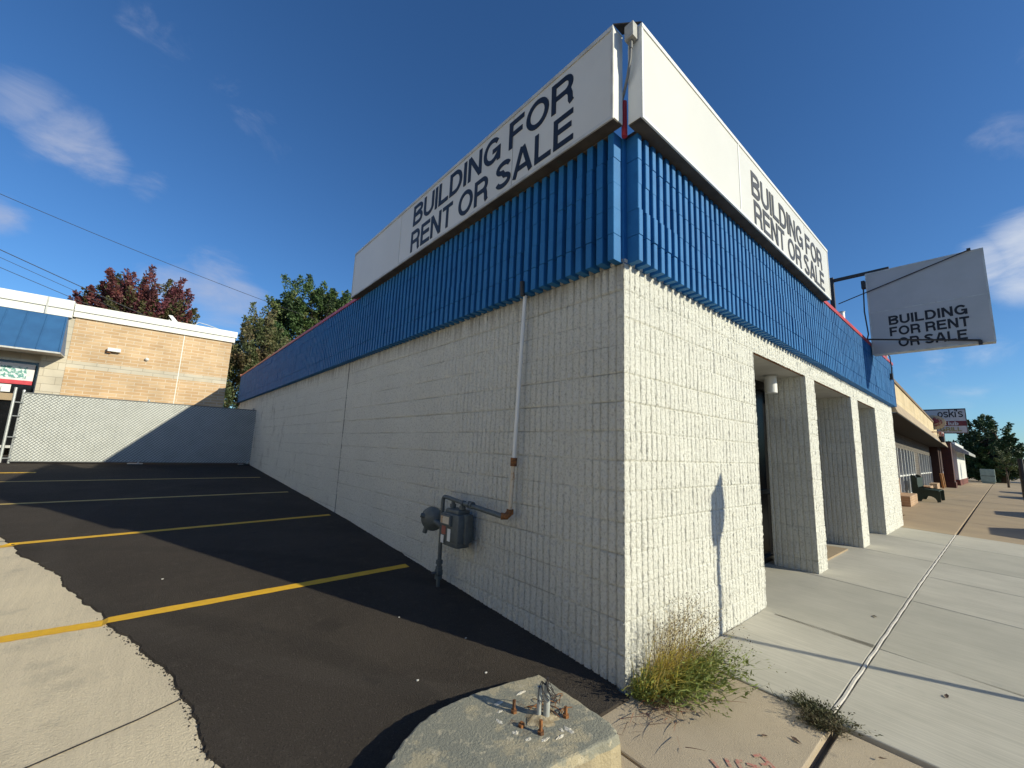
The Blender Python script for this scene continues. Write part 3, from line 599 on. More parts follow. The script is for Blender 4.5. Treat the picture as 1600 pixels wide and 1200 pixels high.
# storefront: dark glass in dark frames
TINT = mat('tinted_storefront_glass', (.008, .008, .009), .25, (.012, .012, .012), 3, spec=.04)
sf = MB().box((2.41, .66, .0), (8.99, .68, OPEN)).build('storefront_glass', TINT, bld)
k = MB(); k.box((2.41, .60, .0), (8.99, .66, .12)); k.box((2.41, .60, OPEN-.12), (8.99, .66, OPEN)); k.box((2.41, .61, .98), (8.99, .66, 1.03))
for x in (2.43, 3.2, 4.1, 4.75, 5.2, 6.15, 6.8, 7.5, 8.2, 8.95): k.box((x, .602, .12), (x+.05, .66, OPEN-.12))
k.build('storefront_frame', DARKROOM, bld)
k = MB(); k.box((2.55, .655, 1.4), (2.75, .659, 1.55)); k.build('window_notice', WHITE_METAL, bld)
k = MB(); k.box((5.0, .12, .045), (6.4, .6, .085)); k.build('door_mat', FARCON, bld)

# fascia of projecting 4-inch ribs
def fascia(axis, length, name, seed, start):
    rnd = random.Random(seed); k = MB(); RP = .1016
    def B(u0_, u1_, d0, d1, z0, z1, c_=.004):
        a = (u0_, -d1, z0); e = (u1_, -d0, z1)
        if axis == 'y': a = (-d1, u0_, z0); e = (-d0, u1_, z1)
        x0, y0, zz0 = a; x1, y1, zz1 = e
        if c_ <= 0: k.box(a, e); return
        # box with chamfered outer vertical edges and a slight bottom chamfer
        if axis == 'x': P = [(x0, y1), (x0, y0+c_), (x0+c_, y0), (x1-c_, y0), (x1, y0+c_), (x1, y1)]
        else: P = [(x1, y1), (x0+c_, y1), (x0, y1-c_), (x0, y0+c_), (x0+c_, y0), (x1, y0)]
        n = len(P); g_ = .0015
        vs_ = [(px_, py_, zz) for zz in (zz0+.0, zz0+g_, zz1-g_, zz1) for px_, py_ in P]
        cx_ = sum(q[0] for q in P)/n; cy2 = sum(q[1] for q in P)/n
        for idx in list(range(n))+list(range(3*n, 4*n)):
            X, Y, Z = vs_[idx]; vs_[idx] = (cx_+(X-cx_)*(1-.0012/.05), cy2+(Y-cy2)*(1-.0012/.05), Z)
        fs = [tuple(range(n-1, -1, -1)) if axis == 'x' else tuple(range(n-1, -1, -1)), tuple(range(3*n, 4*n))]
        for j in range(3): fs += [(j*n+i, j*n+(i+1) % n, (j+1)*n+(i+1) % n, (j+1)*n+i) for i in range(n)]
        k.add(vs_, fs)
    # recessed back courses
    B(start, length, -.18, -.16, ZT, ZF_, 0)
    n = int((length-start)/RP)
    for i in range(n):
        u0_ = start+i*RP
        for c_ in range(5):
            blk = (i+2*(c_ % 2))//4; rr = random.Random(blk*31+c_*7+seed); ju = rr.uniform(-.0025, .0025); jd = rr.uniform(-.003, .002)+(.003 if c_ == 1 and rr.random() < .3 else 0)
            w = .057 if axis == 'y' else .050
            d_out = .100+jd+rnd.uniform(-.0015, .0015)
            B(u0_+ju*(i > 0)+rnd.uniform(-.0015, .0015), u0_+w+ju+rnd.uniform(-.0015, .0015), -.161 if i else -.0, d_out, ZT+c_*CO+.0004*(i % 3), ZT+(c_+1)*CO-(.0042 if (blk*7+c_*3) % 7 in (0, 2) else .0015)*(c_ < 4))
    return k.build(name, BLUE, bld)
fa = fascia('y', HY, 'side_fascia', 3, .018); fb = fascia('x', HX, 'front_fascia', 17, .040)
k = MB(); k.box((.001, .001, ZT+.001), (.042, .06, ZF_-.004)); k.build('fascia_corner', BLUE, bld); k = MB(); k.box((HX, -.1, ZT), (HX+.02, .2, ZF_-.02)); k.build('fascia_end', BLUE, bld)
# red metal coping
k = MB().mat(RED)
k.box((-.085, 5.1, ZF_+.002), (.22, HY, ZF_+.035)); k.box((-.112, 5.1, ZF_+.004), (-.085, HY+.03, ZF_+.055)); k.add([(-.104, 5.1, ZF_+.056), (-.104, HY+.03, ZF_+.056), (.30, HY+.03, ZF_+.20), (.30, 5.1, ZF_+.20)], [(0, 3, 2, 1)])
k.box((-.085, 5.1, ZF_+.035), (.30, 5.16, ZF_+.12))
k.build('coping', RED, bld); k = MB().mat(RED); k.box((4.9, -.085, ZF_+.0025), (HX, .22, ZF_+.034)); k.box((4.9, -.112, ZF_+.005), (HX+.02, -.0851, ZF_+.065)); k.box((4.9, -.0849, ZF_+.0345), (HX+.02, .3, ZF_+.08))
k.build('coping', RED, bld)
k = MB(); k.box((-.0865, .06, ZF_+.001), (.3, 5.095, ZF_+.06)); k.build('parapet_cap', SIGN_UNDER, bld); k = MB(); k.box((.06, -.0865, ZF_+.0), (4.895, .3, ZF_+.05)); k.build('parapet_cap', SIGN_UNDER, bld)
k = MB(); k.add([(-.1035, 10.4, ZF_+.0585), (-.1035, HY+.031, ZF_+.0585), (.301, HY+.031, ZF_+.2025), (.301, 10.4, ZF_+.2025)], [(0, 3, 2, 1)]); k.box((-.115, HY-.02, ZF_+.05), (.3, HY+.035, ZF_+.09)); k.build('sunlit_coping_strip', PINK, bld)  # pink sheet paints sunlight on the slanted far end of the coping
k = MB(); k.tube([(-.03, -.03, ZF_-.03), (-.035, -.03, ZF_+.26)], .022, 8); k.build('corner_post', RED, bld)
k = MB(); k.lathe([(.05, 0), (.05, .12), (.03, .16)], (-.03, 5.24, ZF_+.06)); k.build('roof_vent', PINK, bld)
k = MB(); k.lathe([(.19, -.015), (.21, 0), (.19, .015)], (10.2, .06, ZF_+.10), (1, .35, 0), 24); k.box((9.4, .02, ZF_+.081), (10.4, .06, ZF_+.14)); k.build('roof_flashing', PINK, bld)

# ------------------------------------------------------------------ the two long sign boxes on the parapet
def sign_box(axis, u0_, u1_, z0, z1, seams, name, label, cat, lines):
    loc = (-.2, u0_, z0) if axis == 'y' else (u0_, -.2, z0)
    root = empty(name, loc, label, cat)
    def bx(kk, a0, a1, d0, d1, za, zb):
        kk.box((-d1, a0, za), (-d0, a1, zb)) if axis == 'y' else kk.box((a0, -d1, za), (a1, -d0, zb))
    k = MB().mat(WHITE_METAL); bx(k, u0_, u1_, .085, .192, z0+.012, z1-.001); k.mat(SIGN_UNDER); bx(k, u0_+.004, u1_-.004, .088, .188, z0, z0+.0118); k.build('cabinet', SIGN_EDGE, root)
    cuts = [u0_]+seams+[u1_]
    for i, (a, c_) in enumerate(zip(cuts[:-1], cuts[1:])):
        k = MB(); g_ = .005; bx(k, a+g_, c_-g_, .192, .2, z0+.03, z1-.03); k.build('face_panel', SIGN_FACE, root)
    k = MB(); bx(k, u0_, u1_, .1925, .208, z1-.028, z1+.006); bx(k, u0_, u1_, .1925, .206, z0, z0+.028); bx(k, u0_, u0_+.02, .1925, .205, z0+.028, z1-.028); bx(k, u1_-.02, u1_, .1925, .205, z0+.028, z1-.028)
    for i, q in enumerate(seams):
        if axis == 'x' and i == 0: bx(k, q-.004, q+.022, .1925, .204, z0+.028, z1-.028)
    k.build('retainer', WHITE_METAL if axis == 'x' else SIGN_EDGE, root)
    k = MB()
    for txt, a, c_, zb, cap in lines:
        if axis == 'y': text_mesh(k, txt, abs(a-c_), cap, (-.2, a, zb), (0, -1, 0), (0, 0, 1), (-1, 0, 0))
        else: text_mesh(k, txt, abs(a-c_), cap, (a, -.2, zb), (1, 0, 0), (0, 0, 1), (0, -1, 0))
    k.build('lettering', LETTER, root)
    return root
s1 = sign_box('y', -.05, 5.22, ZF_+.012, 4.655, [1.09, 3.46], 'parapet_sign', 'long white sign above the shaded side wall, dark letters and one blank left panel', 'sign',
         [('BUILDING FOR', 3.09, .33, 4.29, .285), ('RENT OR SALE', 3.11, .335, 3.935, .285)])
k = MB()
for y in (1.9, 3.3): k = MB(); k.box((-.15, y, 4.656), (-.10, y+.03, 4.72)); k.build('lifting_lug', DARK_METAL, s1)
s2 = sign_box('x', -.062, 5.02, ZF_+.004, 4.655, [1.69, 3.87], 'parapet_sign', 'long white sign above the sunlit street front, blank panel at its corner end', 'sign',
         [('BUILDING FOR', 2.01, 4.66, 4.21, .285), ('RENT OR SALE', 2.05, 4.70, 3.90, .275)])
k = MB(); k.add([(-.205, -.05, 4.664), (-.062, -.205, 4.664), (-.062, -.085, 4.664), (-.085, -.05, 4.664), (-.205, -.05, 4.672), (-.062, -.205, 4.672), (-.062, -.085, 4.672), (-.085, -.05, 4.672)], [(0, 3, 2, 1), (4, 5, 6, 7), (0, 1, 5, 4), (1, 2, 6, 5), (2, 3, 7, 6), (3, 0, 4, 7)]); k.build('corner_cap', DARK_METAL, s2)
# electrical box between the sign ends
eb = empty('electrical_box', (-.05, -.1, 4.45), 'small grey electrical box with flexible conduit between the two parapet signs', 'electrical box')
k = MB(); k.cbox((-.132, -.175, 4.53), (-.068, -.10, 4.655), .004); k.build('housing', mat('dull_grey_box', (.42, .42, .40), .6, (.34, .33, .31), 20), eb)
k = MB(); k.tube([(-.10, -.135, 4.53), (-.10, -.135, 4.46)], .014, 10); k.tube([(-.10, -.135, 4.47), (-.10, -.13, 4.38), (-.09, -.10, 4.25), (-.07, -.05, 4.15), (-.05, 0, 4.08)], .011, 8); k.build('conduit', mat('dull_flex_conduit', (.20, .20, .20), .6), eb, True)

# ------------------------------------------------------------------ blade sign over the pavement
bs = empty('blade_sign', (8.5, -.1, ZF_), 'grey-shaded square blade sign hung out over the pavement on black steel', 'sign')
k = MB().mat(SIGN_EDGE); k.box((8.5, -1.775, 3.66), (8.72, -.13, 5.39)); k.build('cabinet', SIGN_EDGE, bs)
k = MB(); k.box((8.492, -1.755, 4.545), (8.4995, -.15, 5.37)); k.box((8.492, -1.755, 3.68), (8.4995, -.15, 4.525)); k.build('face_panel', mat('shade_grey_sign_face', (.50, .485, .48), .45, (.46, .45, .44), 2), bs)  # the blade sign's shade is put into this greyer face colour
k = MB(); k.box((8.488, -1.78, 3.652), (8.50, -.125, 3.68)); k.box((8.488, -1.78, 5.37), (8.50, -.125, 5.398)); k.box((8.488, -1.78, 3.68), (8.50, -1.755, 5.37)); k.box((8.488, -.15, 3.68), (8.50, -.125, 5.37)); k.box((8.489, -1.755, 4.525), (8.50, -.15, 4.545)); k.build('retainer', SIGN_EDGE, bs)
k = MB(); zc = [4.235, 3.995, 3.765]
for txt, a, c_, zb in (('BUILDING', -.42, -1.49, 4.22), ('FOR RENT', -.42, -1.50, 3.99), ('OR SALE', -.53, -1.45, 3.755)): text_mesh(k, txt, abs(a-c_), .185, (8.492, a, zb), (0, -1, 0), (0, 0, 1), (-1, 0, 0), s=.20)
k.build('lettering', LETTER, bs)
k = MB(); k.box((8.52, .42, 3.7), (8.60, .5, 5.50)); k.box((8.53, -.5, 5.40), (8.59, .75, 5.46)); k.box((8.53, .45, 4.3), (8.57, .49, 4.34))
k.tube([(8.56, .46, 4.55), (8.56, 1.6, 3.75)], .03, 8); k.tube([(8.46, .35, 4.85), (8.46, -1.60, 5.40)], .010, 6); k.tube([(8.40, .05, 4.05), (8.44, -.1, 3.94)], .01, 6)
k.tube([(8.20, -.02, ZF_+.08), (8.47, -1.60, 3.70)], .017, 6); k.box((8.44, -1.62, 3.62), (8.5, -1.57, 3.70)); k.box((8.44, -1.63, 5.39), (8.5, -1.58, 5.43)); k.build('bracket', DARK_METAL, bs)
k = MB(); k.box((8.48, -.11, 5.10), (8.6, -.05, 5.26)); k.tube([(8.5, -.08, 5.1), (8.5, -.06, 4.6), (8.5, -.09, 4.1), (8.5, -.04, 3.9)], .012, 6); k.build('power_feed', DARK_METAL, bs)
# thin wire loop with box at the end of the fascia
k = MB(); k.tube([(10.2, -.05, ZF_+.07), (10.35, -.11, ZF_+.19), (10.55, -.14, ZF_+.12), (10.62, -.14, 3.75), (10.62, -.135, 3.58)], .012, 6); k.box((10.56, -.155, 3.44), (10.68, -.105, 3.58))
tag(k.build('junction_box', DARK_METAL), 'small dark junction box and looped cable on the end of the blue fascia', 'junction box')

# ------------------------------------------------------------------ ceiling cans under the soffit
lt = empty('soffit_light', (3.95, .33, OPEN), 'white cylinder light under the soffit of the bay nearest the corner', 'light', 'cylinder lights under the soffit')
k = MB(); k.lathe([(.066, -.25), (.072, -.245), (.072, -.02), (.055, -.018), (.055, 0)], (3.95, .33, OPEN), n=24); k.build('can', WHITE_METAL, lt, True)
k = MB(); k.lathe([(.085, -.016), (.085, -.001)], (3.95, .33, OPEN), n=20); k.build('mounting_plate', SIGN_EDGE, lt)
copy_tree(lt, (2.55, .02, 0), 'white cylinder light under the soffit between the two pillars')

# ------------------------------------------------------------------ gas meter and riser
GX = -.1
gm = empty('gas_meter', (GX, 1.9, lot_z(1.9)), 'grey gas meter with regulator mounted on the shaded white side wall', 'gas meter')
k = MB(); k.cbox((-.235, 1.60, .60), (-.055, 1.90, .86), .03); k.cbox((-.225, 1.62, .555), (-.075, 1.88, .64), .03); k.cbox((-.215, 1.64, .85), (-.075, 1.86, .895), .02)
for y in (1.595, 1.905): pass
k.cbox((-.17, 1.57, .60), (-.12, 1.93, .86), .012); k.build('meter_body', GREYPAINT, gm, True)
k = MB(); k.mat(GREYPAINT).cbox((-.262, 1.70, .745), (-.232, 1.87, .845), .008); k.mat(RUSTPIPE).box((-.2645, 1.715, .765), (-.262, 1.855, .83)); k.build('index_window', GREYPAINT, gm)
k = MB(); k.mat(WHITE_METAL).box((-.2375, 1.72, .61), (-.2352, 1.77, .72)); k.box((-.2375, 1.83, .58), (-.2352, 1.88, .65)); k.mat(mat('faded_red_label', (.35, .12, .09), .6)).box((-.2375, 1.80, .66), (-.2352, 1.87, .735)); k.build('sticker', WHITE_METAL, gm)
PZ = .955
def elbow_path(a, c_, e, rr=.035, n=5):
    a, c_, e = map(Vector, (a, c_, e)); d1 = (a-c_).normalized(); d2 = (e-c_).normalized(); out = [a]
    for i in range(n+1):
        t_ = i/n; out.append(c_+d1*rr*(1-t_)**2+d2*rr*t_**2)
    return out+[e]
k = MB(); yL = 2.015
k.tube(elbow_path((-.15, yL, .06), (-.15, yL, PZ+.03), (-.15, 1.62, PZ-.0), .05), .0195, 12)
k.tube([(-.15, 1.62, PZ), (-.15, 1.08, PZ-.035)], .022, 12)
for y, rr in ((1.56, .033), (1.52, .033), (1.66, .028)): k.tube([(-.15, y-.014, PZ), (-.15, y+.014, PZ)], rr, 8)
for y in (1.83, 1.67): k.tube([(-.15, y, .885), (-.15, y, PZ)], .018, 10); k.tube([(-.15, y, .90), (-.15, y, .93)], .03, 8)
for z, rr in ((.30, .034), (.36, .034), (.33, .026), (.22, .036), (.70, .028)): k.tube([(-.15, yL, z-.016), (-.15, yL, z+.016)], rr, 8)
k.cbox((-.18, yL-.03, .24), (-.12, yL+.03, .29), .008); k.tube([(-.15, yL, .265), (-.22, yL+.01, .265)], .012, 8); k.build('pipework', GREYPAINT, gm, True)
k = MB(); k.lathe([(.03, -.055), (.05, -.05), (.115, -.012), (.12, -.008), (.12, .008), (.115, .012), (.05, .05), (.03, .055)], (-.17, 2.165, .745), (.75, .6, .1), 24)
k.tube([(-.15, yL, .70), (-.165, 2.12, .73)], .03, 10); k.tube([(-.20, 2.19, .76), (-.27, 2.23, .78)], .022, 10); k.tube([(-.19, 2.22, .70), (-.2, 2.25, .60)], .024, 10); k.build('regulator', GREYPAINT, gm, True)
rp = empty('riser_pipe', (-.07, 1.05, .93), 'vertical pipe up the shaded wall, white above and rusty below', 'pipe')
k = MB(); k.tube([(-.075, 1.05, 1.40), (-.07, .985, 2.83)], .0175, 12); k.build('upper_pipe', WHITE_METAL, rp, True)
k = MB(); k.tube([(-.085, 1.065, PZ-.03), (-.075, 1.05, 1.42)], .017, 12); k.build('lower_pipe', RUSTPIPE, rp, True)
k = MB(); k.tube([(-.0755, 1.051, 1.33), (-.0752, 1.05, 1.40)], .028, 12); k.build('rusty_coupling', RUST, rp, True); k = MB(); k.tube([(-.15, 1.10, PZ-.035), (-.12, 1.07, PZ-.035), (-.085, 1.065, PZ-.005)], .029, 10); k.tube([(-.085, 1.065, PZ-.02), (-.084, 1.064, PZ+.02)], .03, 10); k.build('rusty_elbow', RUST, rp, True)
k = MB(); k.tube([(-.10, .985, 2.82), (-.112, .985, 2.95)], .022, 10); k.build('fitting', DARK_METAL, rp, True)

# ------------------------------------------------------------------ concrete sign base with cut-off conduits
SLABM = mat('painted_concrete_grey_green', (.31, .295, .225), .9, (.25, .245, .195), 3, (.3, .7), .008, 90,
            spots=[(5.5, .50, .60, (.50, .42, .27), .75), (14, .56, .64, (.54, .47, .33), .8), (60, .58, .68, (.14, .14, .12), .6), (150, .62, .7, (.55, .50, .38), .6), (3.0, .62, .70, (.22, .12, .05), .55)])
SLABSIDE = mat('yellowish_side_concrete', (.42, .35, .22), .9, (.30, .25, .165), 5, (.3, .7), .008, 60, spots=[(20, .62, .7, (.2, .16, .1), .6)])  # sides yellower than the grey-green top
cb_ = empty('concrete_footing', (-.9, .0, 0), 'low grey-green painted concrete base with cut-off conduits and rusty bolts', 'concrete base')
top = [(-.955, -.285), (-.545, -.335), (-.50, -.26), (-.49, .0), (-.475, .285), (-.60, .31), (-.80, .345), (-.98, .36), (-1.14, .35), (-1.28, .31), (-1.40, .235), (-1.51, .15), (-1.60, .0), (-1.63, -.2), (-1.6, -.33)]
top2 = []
for i in range(len(top)):
    (x0, y0), (x1, y1) = top[i], top[(i+1) % len(top)]
    for j in range(6):
        t_ = j/6; jj = .004 if 0 < j else .002; top2.append((x0+(x1-x0)*t_+random.gauss(0, jj), y0+(y1-y0)*t_+random.gauss(0, jj)))
cx_ = sum(p_[0] for p_ in top2)/len(top2); cy_2 = sum(p_[1] for p_ in top2)/len(top2); n = len(top2)
k = MB(); rings = [(1.0+.012, .115-.02), (1, .127), (.985, .135), (.96, .138), (.5, .139)]
vs_ = []
for q, z in rings:
    for i, (x, y) in enumerate(top2): vs_.append((cx_+(x-cx_)*q, cy_2+(y-cy_2)*q, z))
vs_.append((cx_, cy_2, .14))
fs = [(j*n+i, j*n+(i+1) % n, (j+1)*n+(i+1) % n, (j+1)*n+i) for j in range(len(rings)-1) for i in range(n)]+[((len(rings)-1)*n+i, (len(rings)-1)*n+(i+1) % n, len(rings)*n) for i in range(n)]
k.mat(SLABM).add(vs_, fs)
k.mat(SLABSIDE).add([(cx_+(x-cx_)*1.012, cy_2+(y-cy_2)*1.012, .0951) for x, y in top2]+[(cx_+(x-cx_)*1.03, cy_2+(y-cy_2)*1.03, -.1) for x, y in top2], [(i+n, (i+1) % n+n, (i+1) % n, i) for i in range(n)])
k.build('slab', SLABM, cb_)
k = MB(); RS = random.Random(4)
def blob(k, x, y, z, rx, ry, h, n=18):
    vs_ = [(x, y, z+h)]; 
    for j, q in enumerate((.5, .8, 1)):
        for i in range(n):
            a = 2*math.pi*i/n; w = q*(1+.22*RS.uniform(-1, 1)); vs_.append((x+rx*w*math.cos(a), y+ry*w*math.sin(a), z+h*(1-q*q)*.9+RS.uniform(-.002, .002)+(-.004 if j == 2 else 0)))
    fs = [(0, 1+i, 1+(i+1) % n) for i in range(n)]
    for j in range(2): fs += [(1+j*n+i, 1+(j+1)*n+i, 1+(j+1)*n+(i+1) % n, 1+j*n+(i+1) % n) for i in range(n)]
    k.add(vs_, fs)
k.mat(mat('chipped_grout', (.46, .38, .25), .95, (.30, .22, .12), 25, bump=.006, bscale=80)); blob(k, -.76, -.02, .138, .10, .09, .014)
k.mat(mat('flaking_pale_paint', (.66, .62, .53), .9, (.5, .45, .36), 30, bump=.003, bscale=90))
for x, y, rx, ry in ((-.86, .20, .03, .015), (-.95, .08, .015, .03), (-.94, -.03, .02, .018), (-.92, -.10, .02, .012), (-.86, -.15, .03, .012), (-.79, -.18, .035, .010), (-.72, -.17, .018, .035), (-.75, -.15, .012, .02), (-.70, .20, .04, .010), (-.90, .14, .02, .01)): blob(k, x, y, .1385, rx, ry, .0035, 14)
k.build('grout', RUST, cb_)
ZS = .14
for x, y, h, rr in ((-.764, -.009, .135, .0125), (-.738, -.036, .15, .0165)):
    k = MB(); k.tube([(x, y, ZS), (x+.004, y, ZS+h)], rr, 16, cap=False); k.tube([(x, y, ZS), (x+.004, y, ZS+h)], rr*.8, 16, cap=False); k.lathe([(rr*.8, 0), (rr, .001)], (x+.004, y, ZS+h)); k.build('conduit', CONDUIT, cb_, True)
k = MB(); RS = random.Random(9)
for i in range(9):
    x, y, z = -.738, -.036, ZS+.14; pts = [(x, y, z)]; a = RS.uniform(0, 6.28)
    for j in range(7): x += .013*math.cos(a+j*.5)*RS.uniform(.2, 1.6); y += .013*math.sin(a+j*.5)*RS.uniform(.2, 1.6); z += (.014 if j < 2 else -.018)*RS.uniform(.5, 1.3); pts.append((x, y, z))
    k.tube(pts, .0024, 5)
k.tube([(-.738, -.036, ZS+.145), (-.736, -.038, ZS+.175), (-.738, -.041, ZS+.182)], .008, 7); k.build('cut_wires', DARK_METAL, cb_)
for x, y, h in ((-.845, .091, .055), (-.848, -.108, .055), (-.657, -.095, .045), (-.887, -.014, .018)):
    k = MB(); k.tube([(x, y, ZS-.01), (x+.003, y+.004, ZS+h)], .0085, 8); k.tube([(x, y, ZS-.005), (x, y, ZS+.012)], .017, 6); k.build('anchor_bolt', RUST, cb_)
k = MB(); RS = random.Random(2)
for i in range(16):
    x, y = RS.uniform(-.73, -.60), RS.uniform(-.10, .05); a = RS.uniform(0, 3.1); pts = [(x+.03*t_*math.cos(a)+.006*math.sin(t_*5), y+.03*t_*math.sin(a), .142+.012*math.sin(t_*1.2)) for t_ in range(4)]; k.tube(pts, .0022, 4)
k.build('twigs', RUST, cb_)

# ------------------------------------------------------------------ weeds
LEAF_Y = mat('yellow_green_blade', (.68, .54, .10), .6, (.42, .40, .08), 30, (.4, .6))
LEAF_G = mat('green_weed_leaf', (.16, .22, .05), .6, (.26, .28, .07), 30)
LEAF_O = mat('dry_tan_stem', (.55, .42, .14), .7, (.40, .28, .08), 25)
LEAF_R = mat('red_brown_stem', (.22, .07, .04), .7, (.15, .07, .03), 25)
SEED = mat('dark_seed_head', (.07, .045, .03), .8, (.11, .07, .04), 40)
def blade(k, base, az, lean, L, w, curve, n=5, rnd=random):
    p_ = Vector(base); d = Vector((math.cos(az)*math.sin(lean), math.sin(az)*math.sin(lean), math.cos(lean))); side = Vector((-math.sin(az), math.cos(az), 0)); L_ = []; R2 = []; tw = rnd.uniform(-1, 1)
    side = (side*math.cos(tw)+d.cross(side)*math.sin(tw)); last = p_
    for i in range(n+1):
        t_ = i/n; ww = w*(1-t_**1.5)*.5+.0003; L_.append(p_+side*ww); R2.append(p_-side*ww); last = p_.copy()
        d = (d+Vector((math.cos(az), math.sin(az), -.9))*curve*.25*(.4+t_)).normalized(); p_ = p_+d*L/n
    vs_ = L_+R2; k.add(vs_, [(i, i+1, i+1+n+1, i+n+1) for i in range(n)]); return last, d
def leafq(k, p_, d, L, w, rnd):
    d = (Vector(d)+Vector((rnd.uniform(-1, 1), rnd.uniform(-1, 1), rnd.uniform(-.6, .6)))*.8).normalized(); s_ = d.orthogonal().normalized(); s_ = s_*math.cos(rnd.uniform(0, 6))+d.cross(s_)*math.sin(rnd.uniform(0, 6))
    p_ = Vector(p_); k.add([p_, p_+d*L*.5+s_*w*.5, p_+d*L, p_+d*L*.5-s_*w*.5], [(0, 1, 2, 3)])
wd = empty('weed_clump', (.3, -.12, 0), 'tall yellow and green weed clump growing at the sunlit building corner', 'weeds')
rnd = random.Random(31); kb, kg, kr, ks, ko = MB(), MB(), MB(), MB(), MB()
for i in range(520):
    bx_, by_ = rnd.gauss(.30, .16), -.03-abs(rnd.gauss(0, .07)); bx_ = min(max(bx_, .03), .78)
    L = rnd.uniform(.10, .39)*(1-.30*abs(bx_-.32)); az = rnd.uniform(-2.9, -.1) if rnd.random() < .7 else rnd.uniform(-3.3, .3)
    kk = kb if rnd.random() < .78 else ko
    blade(kk, (bx_, by_, .0), az, rnd.uniform(.05, .8), L, rnd.uniform(.003, .008), rnd.uniform(.1, 1.0), 5, rnd)
for i in range(300):
    bx_, by_ = rnd.gauss(.42, .20), -.05-abs(rnd.gauss(0, .12)); az = rnd.uniform(-2.6, .1)
    e, d = blade(kg, (bx_, by_, .0), az, rnd.uniform(.7, 1.35), rnd.uniform(.10, .36), .003, rnd.uniform(.0, .3), 4, rnd)
    for j in range(9): leafq(kg, Vector((bx_, by_, 0)).lerp(e, rnd.uniform(.2, 1))+Vector((rnd.gauss(0, .01), rnd.gauss(0, .01), abs(rnd.gauss(0, .01)))), d, rnd.uniform(.018, .055), rnd.uniform(.006, .014), rnd)
for i in range(130):
    bx_, by_ = rnd.gauss(.05, .04), -.05-abs(rnd.gauss(0, .03)); e, d = blade(kg, (max(.0, bx_), by_, 0), rnd.uniform(-3, 0), rnd.uniform(.1, .9), rnd.uniform(.05, .22), .004, .3, 4, rnd)
    for j in range(5): leafq(kg, Vector((bx_, by_, 0)).lerp(e, rnd.uniform(.2, 1)), d, rnd.uniform(.015, .04), rnd.uniform(.006, .014), rnd)
for i in range(220):
    bx_, by_ = rnd.gauss(.20, .18), -.10-abs(rnd.gauss(0, .10)); blade(kr, (bx_, by_, .002), rnd.uniform(-3.1, 0), rnd.uniform(1.1, 1.5), rnd.uniform(.06, .22), .003, .15, 4, rnd)
for i in range(150):
    bx_, by_ = rnd.gauss(.40, .15), -.03-abs(rnd.gauss(0, .05)); az = rnd.uniform(-2.6, -.2)
    e, d = blade(ko, (bx_, by_, .0), az, rnd.uniform(.05, .55), rnd.uniform(.28, .52), .0022, rnd.uniform(.05, .5), 6, rnd)
    for j in range(12): leafq(ks, e+Vector((rnd.gauss(0, .025), rnd.gauss(0, .025), rnd.gauss(0, .035))), (0, 0, 1), rnd.uniform(.006, .014), rnd.uniform(.004, .007), rnd)
    for j in range(3):
        q = e+Vector((rnd.gauss(0, .03), rnd.gauss(0, .03), rnd.gauss(0, .03))); ko.tube([e-d*.05, q], .0006, 3)
for i in range(90):
    bx_, by_ = rnd.gauss(.55, .10), -.10-abs(rnd.gauss(0, .08)); e, d = blade(kg, (bx_, by_, .0), rnd.uniform(-1.2, .1), rnd.uniform(.5, 1.1), rnd.uniform(.18, .38), .0025, .25, 6, rnd)
    for j in range(10): leafq(ks if j % 2 else kg, e-d*rnd.uniform(0, .10)+Vector((rnd.gauss(0, .012), rnd.gauss(0, .012), rnd.gauss(0, .012))), d, rnd.uniform(.008, .02), rnd.uniform(.003, .006), rnd)
tag(kb.build('blades', LEAF_Y, wd), kind='stuff'); tag(kg.build('leaves', LEAF_G, wd), kind='stuff'); tag(kr.build('red_runners', LEAF_R, wd), kind='stuff'); tag(ks.build('seed_heads', SEED, wd), kind='stuff'); tag(ko.build('stems', LEAF_O, wd), kind='stuff')
LEAF_D = mat('dark_tuft_leaf', (.05, .065, .02), .7, (.09, .08, .03), 30)
def tuft(cx0, cy0, rx, ry, N, M_, label, seed):
    rnd = random.Random(seed); k = MB()
    for i in range(N):
        bx_, by_ = rnd.gauss(cx0, rx), rnd.gauss(cy0, ry); e, d = blade(k, (bx_, by_, walk_z(bx_, by_)), rnd.uniform(-3.2, 3.2), rnd.uniform(.4, 1.3), rnd.uniform(.02, .065), .003, .3, 3, rnd)
        for j in range(5): leafq(k, e+Vector((rnd.gauss(0, .012), rnd.gauss(0, .012), rnd.gauss(0, .008))), d, rnd.uniform(.01, .028), rnd.uniform(.003, .007), rnd)
    tag(k.build('grass_tuft', M_), label, 'grass tuft')
tuft(.80, -.80, .028, .075, 330, LEAF_D, 'dark green grass tuft sprouting from the end of the pale pavement joint', 5)
tuft(.66, -.86, .024, .045, 220, mat('brown_green_tuft', (.10, .07, .03), .8, (.07, .075, .03), 30), 'smaller brownish grass tuft just in front of the dark green tuft', 6)
